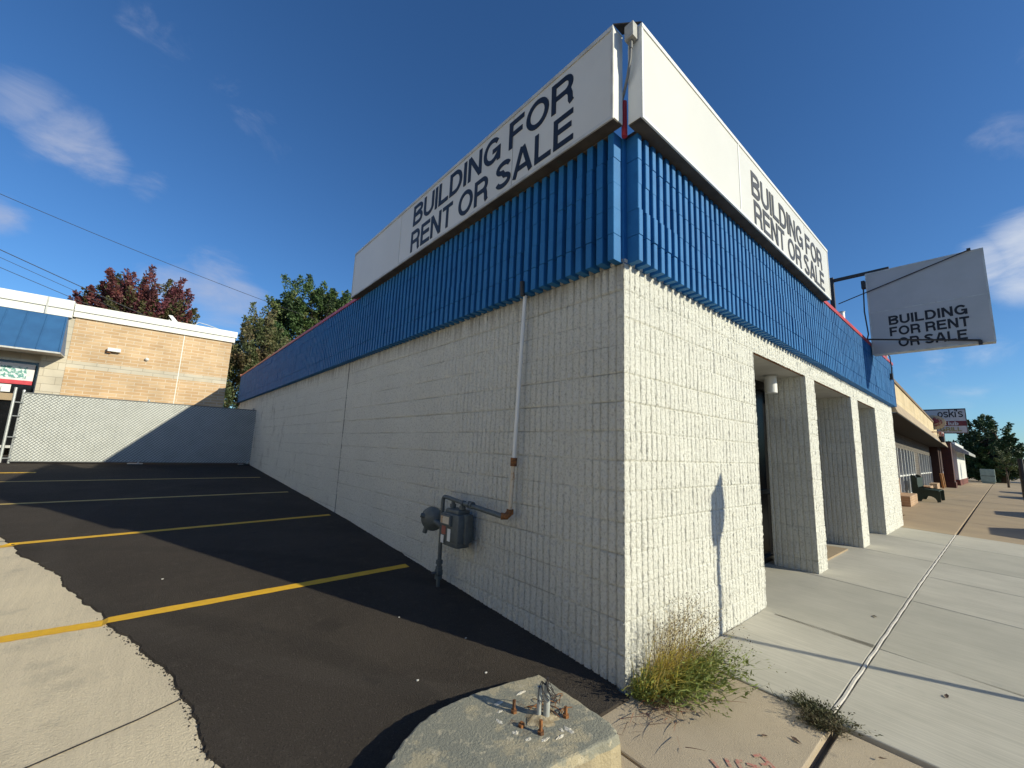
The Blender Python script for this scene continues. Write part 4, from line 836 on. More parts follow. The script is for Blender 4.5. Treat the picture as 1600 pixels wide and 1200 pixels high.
# loose stones, chips and leaves
CHIP = mat('white_stone_chip', (.62, .60, .55), .8)
for (x, y, s_) in ((-.62, .62, .010), (-1.02, .78, .009), (-.48, 1.05, .008), (-.95, .47, .014), (-2.2, 3.3, .009), (-.75, 1.6, .007)):
    rnd = random.Random(int(x*1000)); k = MB(); bm = bmesh.new(); bmesh.ops.create_icosphere(bm, subdivisions=1, radius=s_)
    for v in bm.verts: v.co = Vector((v.co.x*rnd.uniform(.7, 1.2)*1.2, v.co.y*rnd.uniform(.7, 1.2), v.co.z*rnd.uniform(.4, .7)))
    bm.verts.index_update(); k.add([(v.co.x+x, v.co.y+y, v.co.z+lot_z(y)+AT+s_*.3) for v in bm.verts], [[v.index for v in q.verts] for q in bm.faces]); bm.free()
    tag(k.build('stone_chip', CHIP), 'small white stone chip lying on the black asphalt', 'stone', 'white stone chips on the asphalt')
DLEAF = mat('dry_dark_leaf', (.07, .04, .03), .8, (.12, .07, .04), 20)
for i, (x, y, s_) in enumerate(((1.72, -1.28, .03), (.40, -.80, .03), (.30, -.68, .022), (3.05, -.72, .035), (.62, -1.12, .02))):
    k = MB(); z = walk_z(x, y)+.004; a = i*1.3; c_, s2_ = math.cos(a), math.sin(a)
    P = [(-1, 0, 0), (-.4, .35, .25), (.3, .4, .1), (1, .05, .3), (.3, -.35, .3), (-.4, -.3, .05), (0, 0, .05)]
    k.add([(x+s_*(p_[0]*c_-p_[1]*s2_), y+s_*(p_[0]*s2_+p_[1]*c_), z+s_*p_[2]*.8) for p_ in P], [(0, 5, 6), (5, 4, 6), (4, 3, 6), (3, 2, 6), (2, 1, 6), (1, 0, 6)])
    tag(k.build('dry_leaf', DLEAF), 'curled dark dry leaf lying on the pavement', 'leaf', 'dry leaves on the pavement')
# spray marks
b = MB()
mark([(.06, -.83), (.12, -.73)], .020); mark([(.06, -.83), (.02, -.80)], .018); mark([(.095, -.77), (.055, -.745)], .018); mark([(.125, -.72), (.085, -.70)], .020)
mark([(-.06, -.70), (-.02, -.66), (.0, -.68)], .018); mark([(-.03, -.72), (.03, -.75), (.0, -.70)], .018); mark([(-.09, -.66), (-.05, -.62)], .016); mark([(-.15, -.63), (-.12, -.58)], .016)
struct(b.build('spray_marks', SPRAY))

# ------------------------------------------------------------------ slatted chain-link fence and gate leaf
FY = 13.75; fz = lot_z(FY)+AT
fe = empty('slatted_fence', (-2.5, FY, fz), 'pale grey slatted chain-link fence panel closing the far end of the lot', 'fence')
x0, x1, z0, z1 = -4.92, .02, fz+.045, fz+1.70
k = MB(); n = int((x1-x0)/.058)
for i in range(n): xx = x0+i*.058; k.box((xx-.001, FY+.005*(i % 2), z0), (xx+.0595, FY+.004+.005*(i % 2), z1))
k.build('slats', SLAT, fe)
k = MB(); H = z1-z0; st = .075
for i in range(int((x1-x0+H)/st)):
    for sgn in (1,):
        xa = x0-H+i*st; za = z0; xb = xa+H; zb = z1
        if xa < x0: za += (x0-xa); xa = x0
        if xb > x1: zb -= (xb-x1); xb = x1
        if xb-xa < .03: continue
        k.tube([(xa, FY-.006, za), (xb, FY-.006, zb)], .0085, 4, cap=False)
for i in range(int((x1-x0+H)/st)):
    xa = x0-H+i*st; za = z1; xb = xa+H; zb = z0
    if xa < x0: za -= (x0-xa); xa = x0
    if xb > x1: zb += (xb-x1); xb = x1
    if xb-xa < .03: continue
    k.tube([(xa, FY-.010, za), (xb, FY-.010, zb)], .0025, 3, cap=False)
k.tube([(x0, FY-.006, z1), (x1, FY-.006, z1)], .012, 6); k.tube([(x0, FY-.006, z0), (x1, FY-.006, z0)], .010, 6)
k.build('wire_mesh', mat('fence_wire', (.20, .21, .21), .5, (.15, .16, .16), 20), fe)
for xp in (x0-.02, -2.62, -.08, .04):
    k = MB(); k.tube([(xp, FY+.045, fz), (xp, FY+.045, z1+.03)], .024, 8)
    k.lathe([(.03, 0), (.026, .03), (.01, .045)], (xp, FY+.045, z1+.03), n=8)
    if xp > -4: k.box((xp-.22, FY-.12, fz), (xp+.10, FY+.10, fz+.018)); k.tube([(xp, FY-.09, fz+.018), (xp, FY-.06, fz+.16)], .012, 6)
    k.build('post', GALV, fe)
gl = empty('fence_gate', (-5.1, FY, fz), 'folded galvanised gate frame at the left end of the slatted fence', 'gate')
k = MB()
for xp, yp in ((-5.05, FY-.12), (-5.30, FY-.16)):
    k.tube([(xp, yp, fz+.02), (xp, yp, fz+1.80)], .028, 8)
for z in (fz+.12, fz+.62, fz+1.12, fz+1.45): k.tube([(-5.05, FY-.12, z), (x0+.02, FY-.01, z)], .014, 6); k.tube([(-5.30, FY-.16, z+.05), (-5.5, FY-.2, z+.05)], .012, 6)
k.build('frame', GALV, gl)

# ------------------------------------------------------------------ tan brick shop behind the lot
BY = 18.6; BX = -.42
tb = empty('brick_shop', (-6, BY, .67), 'tan brick shop with white cornice and blue metal mansard behind the fence', 'building')
k = MB().mat(TANBRICK); k.box((-4.93, BY, .4), (BX, BY+9, 3.62)); k.box((-4.93, BY, 3.87), (BX, BY+9, 5.36)); k.mat(STONEBAND).box((-4.931, BY-.004, 3.62), (BX+.001, BY+9, 3.87))
k.mat(STONEBAND).box((-5.50, BY+.002, .4), (-4.935, BY+.4, 5.3)); k.build('wall', TANBRICK, tb)
k = MB(); k.box((-1.98, BY-.005, .5), (-1.955, BY+.001, 5.36)); k.build('expansion_joint', CREAMTRIM, tb)
k = MB(); k.box((-4.98, BY-.08, 5.36), (BX+.08, BY+9.1, 5.56)); k.box((-4.98, BY-.13, 5.562), (BX+.13, BY+9.1, 5.80)); k.box((-20, BY-.14, 5.30), (-5.0, BY+9, 5.56)); k.box((-20, BY-.19, 5.562), (-5.0, BY+9, 5.87)); k.build('cornice', CREAMTRIM, tb)
k = MB(); k.box((-5.62, BY-.205, 5.28), (-5.585, BY-.18, 5.87)); k.build('cornice_strap', SIGN_EDGE, tb)
k = MB(); yt, yb_ = BY-.22, BY-.85; zt_, zb_ = 5.27, 3.98
k.add([(-20, yt, zt_), (-5.08, yt, zt_), (-5.0, yb_, zb_), (-20, yb_, zb_), (-20, BY, zt_), (-5.08, BY, zt_), (-5.0, BY, zb_), (-20, BY, zb_)], [(0, 3, 2, 1), (1, 2, 6, 5), (0, 1, 5, 4)])
for i in range(34):
    x = -5.10-i*.43; dx = .08 if i == 0 else 0
    for w in (.012,): k.add([(x-w, yt-.03, zt_), (x+w, yt-.03, zt_), (x+w+dx*.8, yb_-.03, zb_), (x-w+dx*.8, yb_-.03, zb_), (x-w, yt, zt_), (x+w, yt, zt_), (x+w+dx*.8, yb_, zb_), (x-w+dx*.8, yb_, zb_)], [(0, 3, 2, 1), (0, 4, 7, 3), (1, 2, 6, 5)])
k.build('mansard', NAVY, tb)
k = MB(); k.mat(SIGN_EDGE).box((-20, yb_-.02, zb_-.05), (-5.0, yb_+.02, zb_)); k.mat(SOFFIT).box((-20, yb_+.02, zb_-.04), (-5.0, BY, zb_-.005)); k.build('mansard_trim', SIGN_EDGE, tb)
k = MB(); k.mat(STONEBAND).box((-20, BY+.25, 3.75), (-5.5, BY+.3, 3.98)); k.build('window_header', STONEBAND, tb)
win = MB().box((-20, BY+.28, .9), (-5.50, BY+.32, 3.75)).build('window', GLASS, tb)
k = MB(); k.box((-5.56, BY+.22, .9), (-5.50, BY+.28, 3.75)); k.box((-20, BY+.22, 3.68), (-5.56, BY+.28, 3.75)); k.box((-20, BY+.22, .9), (-5.56, BY+.28, .98)); put(k.build('frame', SIGN_EDGE), win)
k = MB().mat(mat('banner_white', (.74, .72, .72), .6, (.66, .62, .63), 8)); k.box((-7.9, BY+.205, 2.98), (-5.62, BY+.215, 3.60)); k.mat(mat('banner_red', (.58, .06, .08), .6)).box((-7.9, BY+.20, 2.93), (-5.62, BY+.214, 3.06))
k.mat(mat('banner_food', (.50, .26, .10), .7, (.7, .6, .5), 30, (.45, .55))).lathe([(.17, 0), (.17, .004)], (-6.62, BY+.2049, 3.36), (0, -1, 0), 20); k.mat(mat('banner_dish', (.12, .12, .2), .7, (.5, .25, .2), 30)).lathe([(.15, 0), (.15, .004)], (-7.0, BY+.2049, 3.32), (0, -1, 0), 20)
k.mat(mat('banner_picture', (.12, .30, .28), .7, (.72, .8, .78), 14, (.45, .55))).box((-6.35, BY+.201, 3.12), (-5.78, BY+.2049, 3.50)); k.build('window_banner', WHITE_METAL, tb)
k = MB(); k.box((-7.2, BY+.20, 2.66), (-6.05, BY+.21, 2.90)); k.build('window_poster', WHITE_METAL, tb)
k = MB(); k.box((-6.4, BY+.19, 2.4), (-5.95, BY+.20, 2.62)); k.build('flyer', FARCON, tb)
k = MB(); k.box((-20, BY+9.0, .4), (-5.5, BY+9.1, 5.3)); k.box((-20, BY+.5, 4.8), (BX-.1, BY+9, 4.9)); k.box((-20, BY+3, .5), (-5.5, BY+3.1, 4.8)); k.build('back_structure', SOFFIT, tb)
wlm = empty('wall_light', (-3.85, BY-.05, 4.38), 'white box light fixed high on the tan brick wall', 'light')
k = MB(); k.cbox((-4.0, BY-.16, 4.33), (-3.66, BY-.0, 4.45), .015); k.build('housing', WHITE_METAL, wlm); k = MB(); k.box((-4.02, BY-.10, 4.28), (-3.9, BY-.0, 4.33)); k.build('bracket', RUST, wlm)
k = MB(); k.lathe([(.06, 0), (.06, .05), (.04, .09), (.015, .11)], (-2.93, BY-.001, 4.22), (0, -1, 0), 14); tag(k.build('security_camera', WHITE_METAL), 'small round white camera on the tan brick wall', 'camera')
k = MB(); k.tube([(-2.45, BY+.5, 4.9), (-2.5, BY+.45, 5.95)], .02, 6); k.add([(-2.55, BY+.4, 6.12), (-2.42, BY+.4, 6.12), (-2.18, BY+.42, 5.85), (-2.34, BY+.42, 5.84), (-2.55, BY+.43, 6.12), (-2.42, BY+.43, 6.12), (-2.18, BY+.45, 5.85), (-2.34, BY+.45, 5.84)], [(0, 3, 2, 1), (4, 5, 6, 7), (0, 1, 5, 4), (1, 2, 6, 5), (2, 3, 7, 6), (3, 0, 4, 7)])
tag(k.build('roof_antenna', WHITE_METAL), 'small slanted white antenna standing above the brick shop cornice', 'antenna')
k = MB(); pts = [(-1.75, BY+.3, 5.80), (-1.6, BY+.3, 6.02), (-1.3, BY+.3, 5.98), (-.8, BY+.3, 5.86)]; k.tube(pts, .015, 6); k.tube([(-1.75, BY+.3, 4.9), (-1.75, BY+.3, 5.80)], .015, 6); tag(k.build('roof_cable', SIGN_EDGE), 'pale looped cable rising above the right end of the shop cornice', 'cable')

# ------------------------------------------------------------------ trees
def leaf_mat(name, a, b_, c_):
    M = mat(name, a, .65, b_, .9, (.35, .65), spots=[(3.2, .52, .66, c_, .8)]); t, bs_ = extra(M)
    bs_.inputs['Subsurface Weight'].default_value = 0
    return M
BARK = mat('grey_brown_bark', (.10, .075, .055), .9, (.06, .045, .035), 8, bump=.01, bscale=20)
def tree(name, base, H, crown, rad, mats, label, seed, leaves=9000, lsize=.16, spiky=.5, group=None, trunk_r=.22, clusters=70):
    """crown = list of (centre offset, radius xyz)"""
    rnd = random.Random(seed); root = empty(name, base, label, 'tree', group); B = Vector(base)
    k = MB(); top_ = B+Vector((0, 0, H*.55)); k.tube([B-Vector((0, 0, .2)), B+Vector((.05, 0, H*.25)), top_], [trunk_r*1.25, trunk_r, trunk_r*.6], 9)
    tips = []
    for (c_, rr) in crown:
        c_ = B+Vector(c_)
        for i in range(max(3, clusters//len(crown))):
            while True:
                v = Vector((rnd.uniform(-1, 1), rnd.uniform(-1, 1), rnd.uniform(-1, 1)))
                if .25 < v.length < 1: break
            v = v.normalized()*(v.length**.45)*rnd.uniform(.72, 1.10); tips.append((c_+Vector((v.x*rr[0], v.y*rr[1], v.z*rr[2])), c_, v))
    for q, c_, v in tips[::3]:
        s_ = B+Vector((0, 0, H*rnd.uniform(.22, .55))); mid = s_.lerp(q, .5)+Vector((0, 0, .08*H*rnd.uniform(-.3, .8))); k.tube([s_, mid, q], [trunk_r*.35, trunk_r*.18, .015], 5)
    k.build('trunk', BARK, root)
    k = MB(); per = leaves//len(tips)
    for q, c_, v in tips:
        out = v.normalized(); cr = rnd.uniform(.6, 1.25)*rad; mi = rnd.choices(range(len(mats)), [3, 2, 1][:len(mats)])[0]
        k.mat(mats[mi])
        up = (out*.8+Vector((0, 0, 1))*spiky*1.3).normalized()
        for j in range(per):
            t_ = rnd.random(); a = rnd.uniform(0, 6.283); w = cr*(1-t_*.75)*math.sqrt(rnd.random())*.75; e1 = up.orthogonal().normalized(); e2 = up.cross(e1)
            p_ = q+up*(t_-.35)*cr*1.8*(.6+spiky)+(e1*math.cos(a)+e2*math.sin(a))*w
            L = lsize*rnd.uniform(.6, 1.3); d = (up*spiky+Vector((rnd.gauss(0, .6), rnd.gauss(0, .6), rnd.gauss(-.1, .5)))).normalized(); s_ = d.orthogonal().normalized(); th = rnd.uniform(0, 6); s_ = s_*math.cos(th)+d.cross(s_)*math.sin(th)
            k.add([p_, p_+d*L*.5+s_*L*.28, p_+d*L, p_+d*L*.5-s_*L*.28], [(0, 1, 2, 3)])
    k.build('crown', mats[0], root); return root
REDL = [leaf_mat('dark_red_leaves', (.13, .03, .035), (.09, .03, .03), (.16, .05, .03)), leaf_mat('olive_leaves', (.085, .08, .025), (.06, .06, .02), (.12, .06, .03)), leaf_mat('purple_leaves', (.15, .035, .05), (.10, .03, .04), (.18, .06, .05))]
GRL = [leaf_mat('mid_green_leaves', (.06, .11, .03), (.04, .08, .022), (.10, .14, .04)), leaf_mat('yellow_green_leaves', (.12, .15, .04), (.08, .11, .03), (.16, .15, .05)), leaf_mat('deep_green_leaves', (.035, .07, .02), (.03, .055, .018), (.06, .09, .03))]
OLL = [leaf_mat('olive_green_leaves', (.10, .12, .045), (.07, .09, .03), (.17, .13, .07)), leaf_mat('rusty_green_leaves', (.14, .11, .05), (.09, .10, .035), (.18, .10, .06)), leaf_mat('dim_green_leaves', (.05, .075, .025), (.04, .06, .02), (.08, .09, .03))]
tree('maple_tree', (-4.1, 34, .6), 12, [((-.1, 0, 8.7), (2.5, 2.0, 3.1)), ((-1.5, .3, 7.6), (1.7, 1.5, 2.5)), ((1.5, -.2, 7.6), (1.8, 1.5, 2.5)), ((0, -.3, 7.8), (2.2, 1.4, 2.6))], .50, REDL, 'dark red and olive maple tree rising behind the brick shop', 3, 62000, .17, .7, clusters=330)
tree('leafy_tree', (1.3, 24.5, .6), 8, [((.0, 0, 5.6), (1.35, 1.2, 1.9)), ((.9, .2, 4.6), (1.3, 1.2, 1.8)), ((-.5, 0, 3.0), (1.5, 1.1, 2.2))], .42, OLL, 'upright olive green tree between the brick shop and the blue fascia', 12, 50000, .13, .9, clusters=230)
tree('leafy_tree', (5.2, 28.5, .6), 12, [((-.2, 0, 9.4), (2.3, 2.0, 2.4)), ((-1.5, .3, 8.2), (1.9, 1.7, 2.0)), ((1.6, 0, 9.4), (2.0, 1.6, 2.0)), ((.3, 0, 7.0), (3.0, 2, 2.4))], .55, GRL, 'bright green rounded tree showing above the middle of the blue fascia', 23, 60000, .17, .5, clusters=300)

# ------------------------------------------------------------------ overhead lines
WIRE = mat('black_cable', (.03, .03, .035), .6)
def cable(a, c_, sag, rad, label):
    a, c_ = Vector(a), Vector(c_); pts = [a.lerp(c_, i/24)+Vector((0, 0, -sag*4*(i/24)*(1-i/24))) for i in range(25)]
    k = MB(); k.tube(pts, rad, 5); tag(k.build('overhead_cable', WIRE), label, 'cable', 'overhead cables behind the shop')
cable((-18, 24, 13.55), (6.5, 24, 8.25), .55, .012, 'single high thin cable crossing the sky above the red maple')
cable((-18, 24, 12.35), (2.0, 26, 5.6), .15, .017, 'uppermost cable of the bundle passing in front of the red maple')
cable((-18, 24.1, 12.1), (2.0, 26, 5.35), .2, .010, 'middle cable of the bundle passing in front of the red maple')
cable((-18, 24.2, 11.4), (1.0, 26, 5.4), .1, .012, 'lowest cable of the bundle passing in front of the red maple')

# ------------------------------------------------------------------ next building along the street
TH = R_(1.65); nb = empty('neighbour_shop', (11.3, 0, 0), 'single-storey tan stone shop front with deep canopy beyond the white building', 'building')
nb.rotation_euler = (0, 0, TH)
def loc(b_, name, m_=None, parent=None, smooth=False):
    """build a mesh given in neighbour-facade coordinates"""
    o = b_.build(name, m_, None, smooth); o.matrix_world = Matrix.Translation((11.3, 0, 0)) @ Matrix.Rotation(TH, 4, 'Z')
    if parent is nb: o.matrix_basis = Matrix.Identity(4); o.parent = nb
    return o
def top_z(s_): return 3.60-.012*s_
k = MB(); k.mat(TANBLOCK).box((-.1, 0, 3.05), (20.5, .25, 3.58)); k.mat(mat('brown_roof_edge', (.22, .15, .09), .8)).box((-.1, -.03, 3.58), (20.5, .3, 3.66)); k.mat(TANBLOCK).box((-.1, 1.0, 2.7), (30, 1.2, 3.2)); loc(k, 'fascia', TANBLOCK, nb)
k = MB(); k.mat(mat('dim_tan_soffit_band', (.42, .33, .22), .85, (.34, .26, .18), 3)).add([(-.1, -.005, 3.05), (36, -.005, 3.05), (36, -.10, 2.72), (-.1, -.10, 2.72), (-.1, .2, 3.05), (36, .2, 3.05), (36, .2, 2.72), (-.1, .2, 2.72)], [(0, 3, 2, 1), (1, 2, 6, 5), (0, 4, 7, 3), (0, 1, 5, 4)])
k.mat(mat('shade_black_canopy_soffit', (.010, .008, .008), .9)).box((-.1, -.09, 2.69), (36, .75, 2.718)); loc(k, 'canopy', TANBLOCK, nb)  # canopy shade put into the near-black soffit colour
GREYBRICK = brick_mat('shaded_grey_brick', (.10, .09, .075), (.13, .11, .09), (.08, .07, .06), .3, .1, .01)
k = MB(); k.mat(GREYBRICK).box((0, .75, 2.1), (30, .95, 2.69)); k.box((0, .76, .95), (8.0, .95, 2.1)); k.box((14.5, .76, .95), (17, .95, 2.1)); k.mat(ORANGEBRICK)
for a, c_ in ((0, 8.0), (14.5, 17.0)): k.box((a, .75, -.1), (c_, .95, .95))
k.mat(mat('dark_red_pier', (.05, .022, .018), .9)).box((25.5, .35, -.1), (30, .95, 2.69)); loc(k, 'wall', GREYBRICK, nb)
k = MB(); k.box((8, .80, .2), (25.5, .82, 2.1)); gls = loc(k, 'window', mat('storefront_glass_grey', (.02, .025, .025), .12, (.05, .06, .055), 2, (.4, .6), spec=.6), nb)
k = MB()
for s_ in (8.0, 9.1, 10.2, 11.3, 12.4, 13.4, 14.4, 17.0, 18.6, 20.2, 21.8, 23.4, 25.4): k.box((s_, .72, .2), (s_+.09, .80, 2.1))
k.box((8, .745, 1.0), (14.5, .80, 1.06)); k.box((8, .745, .2), (14.5, .80, .28)); k.box((17, .745, 1.0), (25.5, .80, 1.06)); k.box((17, .745, .2), (25.5, .80, .28)); loc(k, 'window_frame', WHITE_METAL, nb)
for a, c_, d in ((5.8, 8.3, .42), (13.6, 15.4, .50), (16.6, 18.6, .50), (22.0, 24.5, .50)):
    k = MB(); k.cbox((a, d-.1, -.05), (c_, .75, .42), .012); loc(k, 'brick_planter', ORANGEBRICK, nb)
OW = mat('orange_wood', (.45, .22, .08), .8)
for s_ in (24.6, 26.4): k = MB(); k.tube([(s_, .25, 0), (s_-.2, .3, 1.0)], .06, 6); loc(k, 'bracing_post', OW, nb)
k = MB(); k.box((13.37, -.4, 2.98), (13.41, .0, 3.02)); k.lathe([(.06, -.12), (.10, 0), (.06, .09)], (13.4, -.32, 2.92), (0, 0, 1), 12)
o = loc(k, 'awning_light', mat('red_white_lamp', (.30, .04, .04), .6, (.6, .5, .45), 6)); tag(o, 'small red and white lantern bracket on the tan fascia under the club sign', 'wall lamp')
# green bench, seen end on
bn = empty('park_bench', (20.6, .30, .08), 'dark green bench with arched side panel outside the tan shop front', 'bench')
GREENP = mat('dark_green_bench_paint', (.012, .028, .018), .5, (.018, .04, .024), 8)
def bench_side(x):
    P = [(.80, .0), (.80, 1.0), (.72, .98), (.66, .95), (.60, .50), (.05, .44), (.02, .40), (.02, .02), (.12, .0)]+[(.12+.21*(1-math.cos(a))/1, .0+.22*math.sin(a)) for a in [math.pi*i/10 for i in range(1, 10)]]+[(.56, .0)]
    k = MB(); n = len(P); vs_ = [(x, .0+y, z+.09) for y, z in P]+[(x+.05, y, z+.09) for y, z in P]
    k.add(vs_, [tuple(range(n-1, -1, -1)), tuple(range(n, 2*n))]+[(i, (i+1) % n, (i+1) % n+n, i+n) for i in range(n)]); return k
for xx in (20.6, 22.2): bench_side(xx).build('side_panel', GREENP, bn)
k = MB()
for j in range(4): k.box((20.55, .06+.13*j, .50), (22.3, .17+.13*j, .53))
k.build('seat', GREENP, bn)
k = MB(); k.box((20.56, .62, .62), (22.3, .65, .98)); k.build('backrest', GREENP, bn)
# club sign
cs = empty('club_sign', (30, .3, 3.2), 'white rectangular club sign with dark red band standing above the far shop fronts', 'sign')
CW = mat('grey_white_sign_face', (.55, .54, .56), .5, (.48, .47, .49), 3)
k = MB(); k.box((30, -.60, 3.22), (30.2, 1.02, 4.54)); k.build('cabinet', DARK_METAL, cs)
k = MB(); k.box((29.985, -.57, 3.26), (30, .99, 4.48)); k.build('face_panel', CW, cs)
k = MB(); k.box((29.975, -.575, 3.62), (29.985, .60, 3.88)); k.build('red_band', mat('maroon_band', (.16, .015, .025), .5), cs)
k = MB().mat(LETTER); text_mesh(k, "oski's", .95, .42, (29.984, .46, 4.08), (0, -1, 0), (0, 0, 1), (-1, 0, 0), s=.14, gapk=.06)
k.mat(CW); text_mesh(k, 'Club', .62, .20, (29.974, .33, 3.65), (0, -1, 0), (0, 0, 1), (-1, 0, 0), s=.2, gapk=.1)
k.mat(mat('olive_lettering', (.28, .26, .10), .6)); text_mesh(k, 'GRILL', .80, .22, (29.984, .42, 3.33), (0, -1, 0), (0, 0, 1), (-1, 0, 0), s=.22, gapk=.1)
k.build('lettering', LETTER, cs)
k = MB(); k.tube([(30.1, .40, 2.74), (30.1, .40, 3.22)], .12, 8); k.build('post', DARK_METAL, cs)
ov = empty('oval_sign', (27, .45, 3.4), 'cream oval hanging sign with dark red centre in front of the club sign', 'sign')
def oval(k, x, cy0, cz, ry, rz, th):
    n = 28; vs_ = [(x, cy0+ry*math.cos(2*math.pi*i/n), cz+rz*math.sin(2*math.pi*i/n)) for i in range(n)]; vs_ += [(x+th, y, z) for _, y, z in vs_]
    k.add(vs_, [tuple(range(n)), tuple(range(2*n-1, n-1, -1))]+[(i, i+n, (i+1) % n+n, (i+1) % n) for i in range(n)])
k = MB(); k.mat(mat('cream_oval', (.50, .40, .26), .6, (.42, .33, .22), 8)); oval(k, 27, .48, 3.60, .48, .36, .06); k.build('board', CW, ov)
k = MB(); k.mat(mat('oval_ring_red', (.25, .06, .05), .6, (.4, .3, .2), 12, (.45, .55))); oval(k, 26.985, .48, 3.62, .36, .24, .01); k.mat(mat('oval_dark_red', (.22, .03, .04), .6)); oval(k, 26.97, .48, 3.66, .26, .13, .01); k.build('emblem', CW, ov)
k = MB(); k.tube([(27.03, .96, 3.2), (27.03, .96, 4.0)], .03, 6); k.tube([(27.03, .9, 3.6), (27.03, 1.2, 3.6)], .03, 6); k.build('bracket', DARK_METAL, ov)
# red brick pier and the building it fronts, white shop with awning
rb = empty('red_brick_building', (38, .9, 0), 'dark red brick building end beyond the canopy of the tan shop', 'building')
k = MB(); k.mat(REDBRICK_E).box((38, .55, -.1), (38.9, 1.02, 3.05)); k.box((37.9, .50, -.1), (39, 1.07, .45)); k.mat(REDBRICK).box((38.95, 1.3, -.1), (48, 3, 3.3)); k.mat(DARK_METAL).box((37.95, .5, 3.05), (38.95, 1.07, 3.13)); k.build('wall', REDBRICK, rb)
ws = empty('white_shop', (46, .5, 0), 'small white shop with grey sloped awning beside the red brick pier', 'building')
k = MB(); k.mat(WHITE_METAL).box((44, .62, .5), (54, 4, 3.3)); k.mat(REDBRICK).box((43.95, .58, -.1), (54, 4, .5)); k.build('wall', WHITE_METAL, ws)
k = MB(); k.mat(mat('grey_awning', (.38, .38, .36), .6, (.30, .30, .28), 3)); k.add([(43.5, .9, 3.35), (54, .9, 3.35), (54, -.05, 2.55), (43.5, -.05, 2.55), (43.5, -.05, 2.35), (54, -.05, 2.35), (43.5, .62, 2.6)], [(0, 3, 2, 1), (3, 4, 5, 2), (0, 6, 4, 3)]); k.build('awning', SOFFIT, ws)
# vehicles far off
def car(x, y, z, heading, colr, label, kind='car', sc_=1.0):
    ro = empty('parked_car', (0, 0, 0), label, 'car', None)
    PT_ = mat('car_paint', colr, .3, tuple(c_*.9 for c_ in colr), 2, spec=.6)
    prof = [(-2.2, .35), (-2.25, .75), (-2.1, .95), (-1.55, 1.02), (-.95, 1.45), (.65, 1.48), (1.35, 1.02), (2.1, .86), (2.25, .6), (2.2, .35)]
    if kind == 'van': prof = [(-2.5, .35), (-2.55, 1.0), (-2.45, 1.95), (-2.2, 2.1), (1.1, 2.1), (1.75, 1.25), (2.5, 1.05), (2.6, .6), (2.55, .35)]
    n = len(prof); k = MB(); vs_ = []
    for yy, ins in ((-.88, 1), (-.92, .99), (.92, .99), (.88, 1)):
        for px_, pz in prof: vs_.append((px_*ins, yy*(.80 if pz > 1.3 else 1), pz))
    fs = [tuple(range(n)), tuple(range(4*n-1, 3*n-1, -1))]+[(j*n+i, (j+1)*n+i, (j+1)*n+(i+1) % n, j*n+(i+1) % n) for j in range(3) for i in range(n)]
    k.add(vs_, fs); k.build('body', PT_, ro)
    gz = 1.02 if kind == 'car' else 1.2; tz = 1.42 if kind == 'car' else 1.95
    k = MB(); a0, a1 = (-.85, .6) if kind == 'car' else (-1.9, 1.2)
    for s_ in (-1, 1): k.add([(a0-.45, s_*.93, gz), (a1+.6, s_*.93, gz), (a1, s_*.80, tz), (a0, s_*.80, tz)], [(0, 1, 2, 3) if s_ < 0 else (3, 2, 1, 0)])
    k.add([(a0-.62, -.78, gz), (a0-.62, .78, gz), (a0-.08, .66, tz), (a0-.08, -.66, tz)], [(0, 3, 2, 1)]); k.add([(a1+.72, -.78, gz), (a1+.72, .78, gz), (a1+.10, .66, tz), (a1+.10, -.66, tz)], [(0, 1, 2, 3)]); k.build('windows', GLASS, ro)
    for wx in (-1.4, 1.4):
        for s_ in (-1, 1): k = MB(); k.lathe([(.30, -.1), (.33, -.08), (.33, .08), (.30, .1)], (wx, s_*.84, .33), (0, 1, 0), 16); k.build('wheel', DARK_METAL, ro)
    for s_ in (-1, 1): k = MB(); k.box((2.18, s_*.8-.12, .62), (2.26, s_*.8+.12, .76)); k.build('headlight', WHITE_METAL, ro); k = MB(); k.box((-2.28, s_*.8-.1, .65), (-2.2, s_*.8+.1, .85)); k.build('tail_light', RED, ro)
    ro.location = (x, y, z); ro.rotation_euler = (0, 0, heading); ro.scale = (sc_,)*3
    for ch in ro.children: ch.matrix_parent_inverse = Matrix.Identity(4)
    return ro
car(41.5, 2.1, .08, R_(185), (.75, .76, .78), 'white parked car glimpsed between the tan canopy and red brick pier')
car(62, 2.3, .08, R_(170), (.05, .05, .06), 'dark parked car beyond the white shop under the big tree')
car(70, -4.4, -.17, 0, (.22, .23, .24), 'grey van parked at the kerb far down the street at the right edge', 'van')
for x_, c_, l_ in ((14.0, (.20, .02, .02), 'dark red car parked at the kerb nearest to the white building'), (20.0, (.05, .06, .09), 'dark blue car parked at the kerb behind the red one'), (32, (.4, .4, .4), 'silver car parked at the kerb, third from the white building'), (39, (.6, .6, .58), 'white car parked at the kerb, fourth from the white building')):
    car(x_, -4.75, -.17, 0, c_, l_)['group'] = 'cars parked along the kerb'
# big trees down the street
tree('shade_tree', (62, -1.5, .0), 8, [((0, .6, 4.3), (2.6, 1.7, 2.1)), ((0, .35, 2.6), (2.8, 2.1, 2.0)), ((2, 1.7, 2.6), (2.6, 2.0, 2.0)), ((0, 1.0, 1.2), (2.2, 2.0, 1.0))], .5, [GRL[2], GRL[0], GRL[1]], 'big dark green shade tree at the far end of the street', 41, 40000, .22, .6, clusters=240, trunk_r=.35)
tree('street_tree', (48, -1.75, .03), 2.8, [((0, 0, 2.0), (.5, .5, .7))], .22, [GRL[1], GRL[0], OLL[0]], 'small pale green street tree in front of the big dark tree', 43, 2600, .10, .5, clusters=30, trunk_r=.06)
